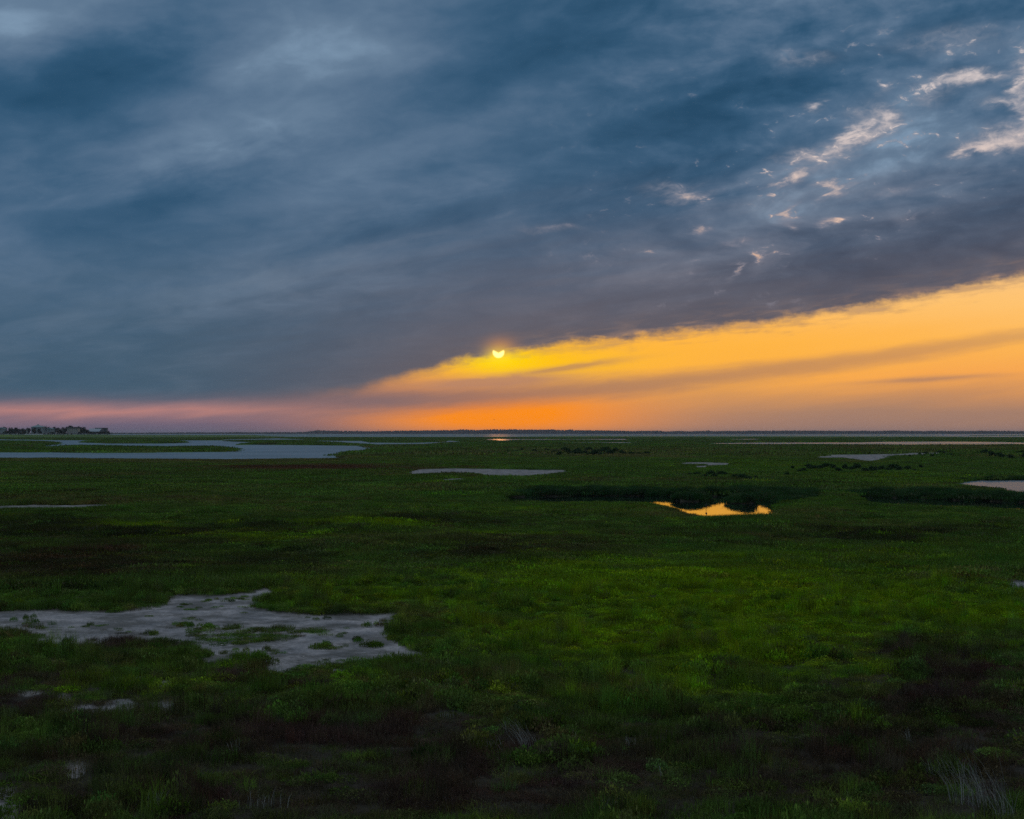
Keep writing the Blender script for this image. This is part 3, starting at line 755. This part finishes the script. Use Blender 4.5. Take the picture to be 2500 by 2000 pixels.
# ------------------------------------------------------------------ shrubs on the flats
def shrub_foliage():
    parts = []
    for _ in range(9):
        v, t, a = leaves(70, rng.uniform(.22, .42), rng.uniform(.3, .6), .16)
        a0, q = rng.uniform(0, 6.28), rng.uniform(0, .42)
        parts.append((v + [q * math.cos(a0), q * math.sin(a0), rng.uniform(.05, .5)], t, a))
    return merge(*parts)
def shrub_stem():
    return blades(9, .18, (.35, .75), .05, .6, .4)
SHRUB_F = [plant_mesh('foliage', shrub_foliage(), M_SHRUB) for _ in range(5)]
SHRUB_S = [plant_mesh('stem', shrub_stem(), M_BARK) for _ in range(3)]
def shrub(px, py, hpx, label, group):
    x, y = on_plane(px, py, 0.0)
    h = hpx * y / F
    z = float(height(np.array([x]), np.array([y]))[0])
    r = empty('shrub', (x, y, z), random.uniform(0, 6.28), label=label, cat='shrub', group=group)
    for nm, bank in (('foliage', SHRUB_F), ('stem', SHRUB_S)):
        o = obj(nm, random.choice(bank), r)
        o.scale = (h * random.uniform(1.3, 2.0), h * random.uniform(1.0, 1.4), h * random.uniform(.8, 1.1))
ORD = ['leftmost'] + [w + ' from left' for w in 'second third fourth fifth sixth seventh eighth ninth tenth eleventh twelfth thirteenth fourteenth fifteenth sixteenth seventeenth eighteenth nineteenth twentieth twenty-first twenty-second twenty-third twenty-fourth'.split()]
for n, x0, x1, y0, y1, hp, label, group in (
        (24, 1300, 1590, 1105, 1113, 17, 'dark green shrub in the long thicket right of the sun glint', 'shrubs of the long thicket'),
        (6, 1228, 1290, 1102, 1108, 10, 'low dusky shrub at the left end of the long thicket', 'low shrubs beside the long thicket'),
        (15, 1652, 1870, 1164, 1176, 16, 'low grey green shrub on the flat above the still pond', 'shrubs above the still pond'),
        (22, 1925, 2250, 1143, 1154, 15, 'dark shrub in the row below the silver water wedge', 'shrubs below the silver wedge'),
        (12, 2375, 2540, 1108, 1124, 15, 'dark shrub in the clump beside the right edge', 'shrubs at the right edge'),
        (7, 2215, 2330, 1106, 1116, 10, 'small shrub at the tip of the silver water wedge', 'shrubs at the wedge tip'),
        (5, 1870, 1960, 1163, 1172, 12, 'stray low shrub between the forked pool and the tall grass', 'stray shrubs')):
    for k in range(n):
        u = (k + random.uniform(.1, .9)) / n
        env = .55 + .45 * math.sin(math.pi * min(1, max(0, u)))
        shrub(x0 + (x1 - x0) * u, random.uniform(y0, y1), hp * env * random.uniform(.75, 1.2), ORD[k] + ' ' + label, group)

# ------------------------------------------------------------------ pale dry wisps near the viewer
def wisp(px, py, hpx, spread, lean, n, label):
    x, y = on_plane(px, py, 0.0)
    h = hpx * y / F
    z = float(height(np.array([x]), np.array([y]))[0])
    V, T, A_ = [], [], []
    for _ in range(n):
        a = random.uniform(0, 6.28); b = Vector((random.gauss(0, spread), random.gauss(0, spread * .6), -.03))
        tip = Vector((lean * h * random.uniform(.3, 1.4) + random.gauss(0, .16) * h, random.gauss(0, .15) * h, h * random.uniform(.55, 1.1)))
        w = random.uniform(.0035, .0065)
        side = Vector((math.cos(a), math.sin(a) * .4, 0)) * w
        k = len(V)
        for t in (0, .35, .7):
            c = b + Vector((tip.x * t * t, tip.y * t * t, tip.z * (1.25 * t - .25 * t * t)))
            V += [c - side * (1 - t * .6), c + side * (1 - t * .6)]
        V.append(b + tip)
        T += [(k, k + 1, k + 3), (k, k + 3, k + 2), (k + 2, k + 3, k + 5), (k + 2, k + 5, k + 4), (k + 4, k + 5, k + 6)]
        A_ += [random.random()] * 5
    m = plant_mesh('dry_grass_tuft', (np.array([tuple(v) for v in V]), np.array(T), np.array(A_)), M_DRY)
    o = obj('dry_grass_tuft', m, label=label, cat='grass tuft', group='pale dry tufts')
    o.location = (x, y, z)
for a in ((1288, 1832, 84, .10, -.45, 34, 'tallest pale dry wisps in the dark middle foreground'),
          (1250, 1800, 46, .08, -.3, 20, 'pale wisps just behind the tallest middle wisps'),
          (1212, 1842, 44, .08, -.35, 24, 'short pale wisps left of the tallest middle wisps'),
          (1535, 1826, 44, .07, -.2, 14, 'thin pale wisps right of the tallest middle wisps'),
          (1402, 1803, 34, .03, .05, 5, 'few upright pale stalks right of the middle wisps'),
          (1615, 1900, 70, .03, -.25, 4, 'single leaning pale stalks in the middle right foreground'),
          (2370, 1965, 130, .20, -.35, 70, 'large pale dry tuft in the bottom right corner'),
          (2450, 2000, 120, .20, -.3, 50, 'second large pale tuft at the bottom right corner'),
          (2300, 1900, 70, .12, -.4, 24, 'pale leaning wisps left of the large corner tuft'),
          (2218, 1812, 38, .06, -.3, 16, 'short pale wisps above the large corner tuft'),
          (380, 1992, 62, .08, .1, 26, 'pale dry tuft at the bottom edge left of centre'),
          (268, 1990, 40, .05, 0, 10, 'few pale stalks at the bottom left edge'),
          (572, 1838, 38, .07, -.2, 16, 'short pale wisps in the brown left foreground'),
          (1480, 1985, 44, .08, .3, 24, 'pale stalks at the bottom edge near the middle'),
          (1095, 1760, 30, .08, -.2, 14, 'faint wisps far left of the tallest middle wisps'),
          (640, 1985, 55, .2, .1, 30, 'loose grey stalks at the bottom edge left of middle')):
    wisp(*a)

# ------------------------------------------------------------------ shells on the sand
M_SHELL = simple('bleached_shell', (.72, .70, .66), .5, .1, 20)
def shell(px, py, r, label):
    x, y = on_plane(px, py, 0.0)
    V, Fc = [], []
    for i in range(5):
        for j in range(9):
            t, p = i / 4, -1.1 + 2.2 * j / 8
            V.append((t * math.sin(p) * r * (1 + .06 * (j % 2)), t * math.cos(p) * r - .4 * r, r * .45 * math.sin(math.pi * (.15 + .6 * (1 - t))) + (.03 * r if j % 2 else 0)))
    for i in range(4):
        for j in range(8):
            k = i * 9 + j; Fc.append((k, k + 1, k + 10, k + 9))
    o = obj('shell', mesh_from('shell', V, Fc, (M_SHELL,), True), label=label, cat='shell', group='bleached shells')
    o.modifiers.new('thick', 'SOLIDIFY').thickness = .006
    o.location = (x, y, float(height(np.array([x]), np.array([y]))[0]) + .004); o.rotation_euler = (.15, .1, random.uniform(0, 6.28))
for a in ((742, 1602, .05, 'white shell on the sand between two green mounds'), (791, 1606, .045, 'white shell beside the mound right of its twin'),
          (999, 1574, .06, 'white shell at the right tip of the sand patch'), (543, 1572, .07, 'large pale shell beside the planted sand island')):
    shell(*a)

# ------------------------------------------------------------------ birds
M_BIRD = simple('dark_plumage', (.03, .03, .032), .8)
def ellipsoid(c, r, nu=10, nv=7, taper=0.0):
    V, Fc = [], []
    for i in range(nv + 1):
        t = math.pi * i / nv
        for j in range(nu):
            p = 2 * math.pi * j / nu
            s = math.sin(t) * (1 - taper * math.cos(t))
            V.append((c[0] - r[0] * math.cos(t), c[1] + r[1] * s * math.cos(p), c[2] + r[2] * s * math.sin(p)))
    for i in range(nv):
        for j in range(nu):
            k = i * nu
            Fc.append((k + j, k + (j + 1) % nu, k + nu + (j + 1) % nu, k + nu + j))
    return V, Fc
def join(*ps):
    V, Fc = [], []
    for v, f in ps:
        k = len(V); V += v; Fc += [tuple(q + k for q in g) for g in f]
    return V, Fc
bx, by, bz = ray(1206, 1025); t = 560
b = empty('flying_bird', (bx * t, by * t, H + bz * t), label='tiny dark bird flying low in the orange glow', cat='bird')
obj('body', mesh_from('body', *join(ellipsoid((0, 0, 0), (.20, .06, .06), taper=.3), ellipsoid((.20, 0, .03), (.06, .04, .04)), ([(.25, .012, .03), (.25, -.012, .03), (.31, 0, .02)], [(0, 1, 2)]), ([(-.17, .03, .01), (-.17, -.03, .01), (-.32, -.05, .01), (-.32, .05, .01)], [(0, 1, 2, 3)])), (M_BIRD,), True), b)
for s in (-1, 1):
    w = obj('wing', mesh_from('wing', [(.08, .04 * s, .03), (-.09, .04 * s, .03), (.10, .24 * s, .16), (-.08, .24 * s, .15), (.0, .50 * s, .10), (.06, .36 * s, .15)], [(0, 1, 3, 2), (2, 3, 4, 5)], (M_BIRD,)), b)
    w.modifiers.new('thick', 'SOLIDIFY').thickness = .012
x, y = on_plane(1724, 1243, WATER_Z)
b = empty('wading_bird', (x, y, WATER_Z), 1.2, label='small dark bird wading in the glowing still pond', cat='bird')
obj('body', mesh_from('body', *join(ellipsoid((0, 0, .30), (.17, .08, .09), taper=.25), ellipsoid((.15, 0, .42), (.04, .03, .10)), ellipsoid((.18, 0, .52), (.06, .035, .035)), ([(.23, .01, .52), (.23, -.01, .52), (.36, 0, .50)], [(0, 1, 2)])), (M_BIRD,), True), b)
for s in (-1, 1):
    obj('leg', mesh_from('leg', [(-.01, s * .03 - .006, -.5), (.01, s * .03 - .006, -.5), (.0, s * .03 + .008, -.5), (-.01, s * .03 - .006, .25), (.01, s * .03 - .006, .25), (0, s * .03 + .008, .25)], [(0, 1, 4, 3), (1, 2, 5, 4), (2, 0, 3, 5)], (M_BIRD,)), b)

# ------------------------------------------------------------------ houses on the far spit
DH = 2200.0
MPP = DH / F                                          # metres per photo pixel out there
def HX(px): return (px - CX) * MPP
def HZ(py): return H + (HOR - py) * MPP
def box(x0, x1, y0, y1, z0, z1):
    return ([(x0, y0, z0), (x1, y0, z0), (x1, y1, z0), (x0, y1, z0), (x0, y0, z1), (x1, y0, z1), (x1, y1, z1), (x0, y1, z1)],
            [(0, 3, 2, 1), (4, 5, 6, 7), (0, 1, 5, 4), (1, 2, 6, 5), (2, 3, 7, 6), (3, 0, 4, 7)])
def hip(x0, x1, y0, y1, z0, z1, rx, ry):
    cx, cy = (x0 + x1) / 2, (y0 + y1) / 2
    return ([(x0, y0, z0), (x1, y0, z0), (x1, y1, z0), (x0, y1, z0), (cx - rx, cy - ry, z1), (cx + rx, cy - ry, z1), (cx + rx, cy + ry, z1), (cx - rx, cy + ry, z1)],
            [(0, 3, 2, 1), (4, 5, 6, 7), (0, 1, 5, 4), (1, 2, 6, 5), (2, 3, 7, 6), (3, 0, 4, 7)])
def gable(x0, x1, y0, y1, z0, z1):
    cx = (x0 + x1) / 2
    return ([(x0, y0, z0), (x1, y0, z0), (x1, y1, z0), (x0, y1, z0), (cx, y0, z1), (cx, y1, z1)], [(0, 3, 2, 1), (0, 1, 4), (1, 2, 5, 4), (2, 3, 5), (3, 0, 4, 5)])
M_WALLP = simple('pale_siding', (.28, .35, .36), .7, .12, .6)
M_WALLD = simple('slate_siding', (.06, .085, .11), .7, .15, .6)
M_WALLC = simple('cream_siding', (.36, .35, .31), .7, .12, .6)
M_ROOFT = simple('teal_metal_roof', (.16, .24, .26), .5, .12, .8)
M_ROOFB = simple('pale_metal_roof', (.22, .29, .34), .45, .12, .8)
M_ROOFD = simple('dark_shingles', (.05, .055, .06), .9, .2, .8)
M_PANE = simple('window_glass', (.02, .03, .04), .15, .1, 1.0, .5)
M_TRIM = simple('white_trim', (.70, .72, .72), .6, .06, 1.0)
M_POST = simple('weathered_timber', (.10, .09, .08), .9, .2, 1.0)
GROUND_H = 3.5
def house(px0, px1, py_eave, py_top, dist, depth, wall, roof, style, label, stilts=True, deck=True, floors=2):
    k = dist / F
    x0, x1 = (px0 - CX) * k, (px1 - CX) * k
    zt, ze = H + (HOR - py_top) * k - GROUND_H, H + (HOR - py_eave) * k - GROUND_H
    cx = (x0 + x1) / 2; hw = (x1 - x0) / 2
    r = empty('beach_house', (cx, dist, GROUND_H), 0.0, label=label, cat='house', group='houses on the far spit')
    zb = 2.6 if stilts else -.3
    w = hw * .84
    obj('wall', mesh_from('wall', *box(-w, w, 0, depth, zb, ze), (wall,)), r)
    if style == 'hip':
        rf = obj('roof', mesh_from('roof', *hip(-hw, hw, -1.2, depth + 1.2, ze, zt - 1.0, hw * .10, 1.0), (roof,)), r)
        obj('cupola', mesh_from('cupola', *join(box(-.9, .9, depth / 2 - .9, depth / 2 + .9, zt - 1.3, zt - .5), hip(-1.2, 1.2, depth / 2 - 1.2, depth / 2 + 1.2, zt - .5, zt + .5, .05, .05)), (roof,)), rf)
    elif style == 'gable':
        obj('roof', mesh_from('roof', *gable(-hw, hw, -.8, depth + .8, ze, zt), (roof,)), r)
    elif style == 'shed':
        obj('roof', mesh_from('roof', *([(-hw, -1, ze), (hw, -1, ze), (hw, depth, zt), (-hw, depth, zt), (-hw, -1, ze - .3), (hw, -1, ze - .3), (hw, depth, zt - .3), (-hw, depth, zt - .3)],
            [(0, 1, 2, 3), (7, 6, 5, 4), (0, 4, 5, 1), (1, 5, 6, 2), (2, 6, 7, 3), (3, 7, 4, 0)]), (roof,)), r)
    else:
        obj('roof', mesh_from('roof', *box(-hw * .88, hw * .88, -.4, depth + .4, ze, zt), (roof,)), r)
    fh = (ze - zb) / floors
    nwin = max(2, int(w * 2 / 3.4))
    for fl in range(floors):
        for q in range(nwin):
            c = -w + (q + .5) * 2 * w / nwin
            wn = obj('window', mesh_from('window', *box(c - .75, c + .75, -.12, -.003, zb + fh * fl + .5, zb + fh * fl + fh * .8), (M_TRIM,)), r)
            obj('pane', mesh_from('pane', *box(c - .58, c + .58, -.16, -.122, zb + fh * fl + .66, zb + fh * fl + fh * .8 - .16), (M_PANE,)), wn)
    if deck:
        dk = obj('deck', mesh_from('deck', *box(-hw, hw, -2.6, -.17, zb - .25, zb), (M_POST,)), r)
        obj('railing', mesh_from('railing', *join(box(-hw, hw, -2.6, -2.45, zb + .95, zb + 1.1), *[box(-hw + i * 2 * hw / 10 - .05, -hw + i * 2 * hw / 10 + .05, -2.58, -2.47, zb, zb + .95) for i in range(1, 10)]), (M_TRIM,)), dk)
    if stilts:
        for q in range(4):
            c = -w + .2 + q * (2 * w - .4) / 3
            for yy in (.2, depth - .5):
                obj('stilt', mesh_from('stilt', *box(c - .18, c + .18, yy, yy + .35, -.5, zb - .26 if yy < 1 and deck else zb), (M_POST,)), r)
house(73.5, 105, 1043.2, 1036.2, 2200, 14, M_WALLP, M_ROOFT, 'hip', 'large pale house with wide pyramid roof and cupola')
house(-14, 12, 1047, 1043.5, 2230, 10, M_WALLP, M_ROOFT, 'gable', 'pale gabled house at the left edge of the spit')
house(44, 64, 1050.5, 1047, 2225, 9, M_WALLP, M_ROOFD, 'gable', 'small gabled house left of the pyramid roof', floors=1)
house(108, 131, 1048, 1044.5, 2215, 9, M_WALLP, M_ROOFT, 'gable', 'pale house directly right of the pyramid roof')
house(161, 193, 1046, 1042.6, 2205, 11, M_WALLC, M_ROOFD, 'flat', 'cream house with two rows of white balconies')
house(136, 152, 1050.5, 1047.5, 2235, 8, M_WALLC, M_ROOFD, 'gable', 'small house half hidden among dark trees', floors=1)
house(214, 243, 1053.6, 1046.6, 2190, 12, M_WALLD, M_ROOFB, 'shed', 'low house under a broad pale metal roof', deck=False, floors=1)
house(230, 260.5, 1046.2, 1044.8, 2215, 12, M_WALLD, M_ROOFD, 'flat', 'tall slate blue block house at the end of the spit')
k = 2185 / F
o = obj('sea_wall', mesh_from('sea_wall', *box(-22 * k, 22 * k, 0, .5, -.6, 1.1), (M_TRIM,)), label='long low white sea wall below the pyramid roof house', cat='wall')
o.location = ((85 - CX) * k, 2180, GROUND_H)

# ------------------------------------------------------------------ trees on the spit
def broad_crown():
    ps = []
    for _ in range(12):
        v, t, a = leaves(60, rng.uniform(.25, .45), rng.uniform(.3, .5), .22)
        a0, q = rng.uniform(0, 6.28), rng.uniform(0, .55)
        ps.append((v + [q * math.cos(a0), q * math.sin(a0), rng.uniform(.15, .62)], t, a))
    return merge(*ps)
def palm_crown():
    V, T, A_ = [], [], []
    for i in range(16):
        a = 2 * math.pi * i / 16 + random.uniform(-.15, .15); up = random.uniform(-.2, .9); k = len(V)
        for s_ in range(5):
            t = s_ / 4; q = t * .5; z = up * t * .45 - t * t * .38
            w = .055 * math.sin(math.pi * (.15 + .8 * t))
            for sg in (-1, 1): V.append((q * math.cos(a) - sg * w * math.sin(a), q * math.sin(a) + sg * w * math.cos(a), .85 + z - .02 * abs(sg)))
        for s_ in range(4):
            b0 = k + 2 * s_; T += [(b0, b0 + 1, b0 + 3), (b0, b0 + 3, b0 + 2)]; A_ += [random.random()] * 2
    return np.array(V), np.array(T), np.array(A_)
def trunk_part(r, top):
    V, T = [], []
    for z, q in ((-.03, r * 1.3), (top * .5, r), (top, r * .7)):
        for j in range(6): V.append((q * math.cos(j * 1.047) + .02 * z, q * math.sin(j * 1.047), z))
    for i in range(2):
        for j in range(6):
            a, b = i * 6 + j, i * 6 + (j + 1) % 6
            T += [(a, b, b + 6), (a, b + 6, a + 6)]
    return np.array(V), np.array(T), np.full(len(T), .5)
BROAD = [plant_mesh('crown', broad_crown(), M_TREE) for _ in range(4)]
BROAD_R = plant_mesh('crown', broad_crown(), M_RED)
PALM = [plant_mesh('crown', palm_crown(), M_TREE) for _ in range(3)]
TR_B = plant_mesh('trunk', trunk_part(.05, .4), M_BARK); TR_P = plant_mesh('trunk', trunk_part(.028, .86), M_BARK)
def spit_tree(px, top, kind, wide, label, dist):
    k = dist / F
    h = H + (HOR - top) * k - GROUND_H
    r = empty('palm_tree' if kind == 'palm' else 'broad_tree', ((px - CX) * k, dist, GROUND_H), random.uniform(0, 6.28), label=label, cat='tree', group='trees among the far houses')
    c = obj('crown', random.choice(PALM) if kind == 'palm' else (BROAD_R if kind == 'red' else random.choice(BROAD)), r)
    t = obj('trunk', TR_P if kind == 'palm' else TR_B, r)
    s = wide * k
    c.scale = (s, s, h); t.scale = (h, h, h)
for i, (px, top, kind, wide, label) in enumerate((
    (3, 1045, 'broad', 9, 'dark round tree at the left edge of the spit'), (10, 1042.6, 'broad', 11, 'tall dark tree left of the twin palms'),
    (22.5, 1042, 'palm', 10, 'left one of the twin palms'), (28.5, 1042, 'palm', 10, 'right one of the twin palms'), (25, 1048, 'broad', 14, 'bushy tree at the foot of the twin palms'),
    (38, 1045, 'broad', 10, 'narrow dark tree between twin palms and pyramid roof'), (45, 1048, 'broad', 10, 'low dark tree left of the small gabled house'), (56, 1043.6, 'palm', 10, 'palm standing over the small gabled house'),
    (60, 1049, 'broad', 9, 'low tree beside the small gabled house'), (69, 1046, 'broad', 9, 'dark tree touching the left of the pyramid roof house'), (84, 1045, 'broad', 8, 'dark tree in front of the pyramid roof house'),
    (97, 1048, 'broad', 7, 'small dark tree before the right side of the pyramid roof house'), (107, 1041.6, 'broad', 10, 'tall dark tree right of the pyramid roof'), (118, 1044, 'broad', 9, 'dark tree over the pale house right of the pyramid roof'),
    (124, 1042.8, 'palm', 10, 'palm over the pale house right of the pyramid roof'), (133, 1044, 'broad', 10, 'dark tree left of the half hidden house'), (141, 1044.5, 'broad', 10, 'dark tree over the half hidden house'),
    (147, 1049, 'broad', 10, 'low bushy tree before the half hidden house'), (154, 1041.4, 'palm', 11, 'tall palm between the half hidden and cream houses'), (157, 1046, 'broad', 11, 'dark tree left of the cream house'),
    (166, 1043.4, 'broad', 7, 'small tree above the left of the cream house'), (175, 1040.8, 'broad', 11, 'tall dark tree rising behind the cream house'), (190.5, 1040.8, 'red', 7, 'reddish tree at the right of the cream house'),
    (199, 1044.5, 'broad', 11, 'dark tree between reddish tree and tallest palm'), (206, 1040.6, 'palm', 12, 'tallest palm left of the pale metal roof'), (205, 1045.5, 'broad', 12, 'dark tree beneath the tallest palm'),
    (213, 1049, 'broad', 10, 'low dark tree left of the pale metal roof'), (228, 1044.3, 'palm', 5, 'small palm between the metal roof and slate house'), (225, 1056, 'broad', 16, 'low bush under the pale metal roof'),
    (243, 1055, 'broad', 13, 'low bush before the slate blue house'), (255, 1054, 'broad', 12, 'low bush at the corner of the slate blue house'), (262, 1051.5, 'red', 6, 'reddish tree past the slate blue house'),
    (266, 1056, 'broad', 8, 'low bush past the reddish tree'), (272.5, 1055.5, 'palm', 8, 'last low palm at the tip of the spit'), (34, 1052, 'broad', 14, 'low bush right of the twin palms'),
    (15, 1053, 'broad', 12, 'low bush left of the twin palms'), (52, 1055, 'broad', 12, 'low bush before the small gabled house'), (128, 1055, 'broad', 10, 'low bush before the pale house'),
    (155, 1055, 'broad', 12, 'low bush left of the cream house foot'), (197, 1054, 'broad', 10, 'low bush right of the cream house foot'))):
    front = label.startswith('low') or 'front' in label or 'before' in label
    spit_tree(px, top, kind, wide, label, (2184 if front else 2242) + (i * 37 % 11) * 1.1)

# ------------------------------------------------------------------ the wooded far shore, one mass
V, T, A_, k = [], [], [], 0
def blob(x, y, z, rx, ry, rz):
    global k
    nu, nv = 7, 4
    v = []
    for i in range(nv + 1):
        t = math.pi * .62 * i / nv
        for j in range(nu):
            p = 2 * math.pi * j / nu + i * .4; q = random.uniform(.8, 1.2)
            v.append((x + rx * q * math.sin(t) * math.cos(p), y + ry * q * math.sin(t) * math.sin(p), z + rz * math.cos(t) * random.uniform(.85, 1.15)))
    V.extend(v)
    for i in range(nv):
        for j in range(nu):
            a, b = k + i * nu + j, k + i * nu + (j + 1) % nu
            T.extend([(a, b + nu, b), (a, a + nu, b + nu)]); A_.extend([random.random()] * 2)
    k += len(v)
for row in range(4):
    X0 = -4200.0
    while X0 < 4200:
        px = CX + F * X0 / 8600
        hgt = np.interp(px, [-600, 300, 560, 740, 770, 830, 960, 1080, 1130, 1340, 1420, 1560, 1700, 1760, 1900, 2600], [4, 5, 7, 8, 15, 12, 13, 16, 19, 19, 16, 12.5, 11.5, 13, 14, 12.5])
        hgt *= .9 + .75 * float(vnoise(np.array([X0 / 60.0 + row * 9]), np.array([.5 + row]), 61)[0])
        w_ = random.uniform(7, 17)
        blob(X0, 8600 + row * 35 + random.uniform(-12, 12), .2, w_, w_ * .8, hgt)
        X0 += w_ * random.uniform(.7, 1.3)
m = plant_mesh('treeline', (np.array(V), np.array(T), np.array(A_)), leaf_material('treeline_leaves', (.035, .032, .030), .15))
obj('treeline', m, label='low wooded shore along the whole horizon', kind='stuff')

M_MAST = simple('mast_steel', (.10, .10, .12), .6)
def mast(px, top, label, arms):
    d = 8500.0; kk = d / F
    h = H + (HOR - top) * kk
    w = 1.1
    r = empty('mast', ((px - CX) * kk, d, .4), label=label, cat='mast', group='masts on the far shore')
    obj('tower', mesh_from('tower', *hip(-w * 1.6, w * 1.6, -w, w, 0, h, w * .5, w * .3), (M_MAST,)), r)
    for i in range(arms):
        z = h * (.95 - .16 * i)
        obj('crossarm', mesh_from('crossarm', *box(-3.2 + i * .6, 3.2 - i * .6, w + .01, w + .5, z, z + .7), (M_MAST,)), r)
for a in ((757, 1050.6, 'leftmost mast over the wooded bump on the horizon', 2), (762, 1052, 'second mast from the left on the horizon', 1), (785, 1053.2, 'third short mast from the left on the horizon', 1),
          (792, 1050.8, 'tall mast in the middle of the mast row', 2), (803, 1051.8, 'mast right of the tall middle mast', 1), (817, 1050.8, 'left mast of the pair ending the row', 1),
          (822, 1050.6, 'right mast of the pair ending the row', 1), (923.5, 1048.8, 'lone mast apart between the mast row and the sun', 1)):
    mast(*a)

# ------------------------------------------------------------------ evening haze
m, nt, o_ = material('evening_haze')
pv_ = N(nt, 'ShaderNodeVolumePrincipled', ins={'Color': (.86, .88, .95, 1), 'Density': 4.5e-5, 'Anisotropy': .3})
nt.links.new(pv_.outputs[0], o_.inputs['Volume'])
hz = obj('haze', mesh_from('haze', *box(-9500, 9500, -300, 15500, -1.75, 27), (m,)), label='thin evening haze over the whole marsh', kind='stuff')
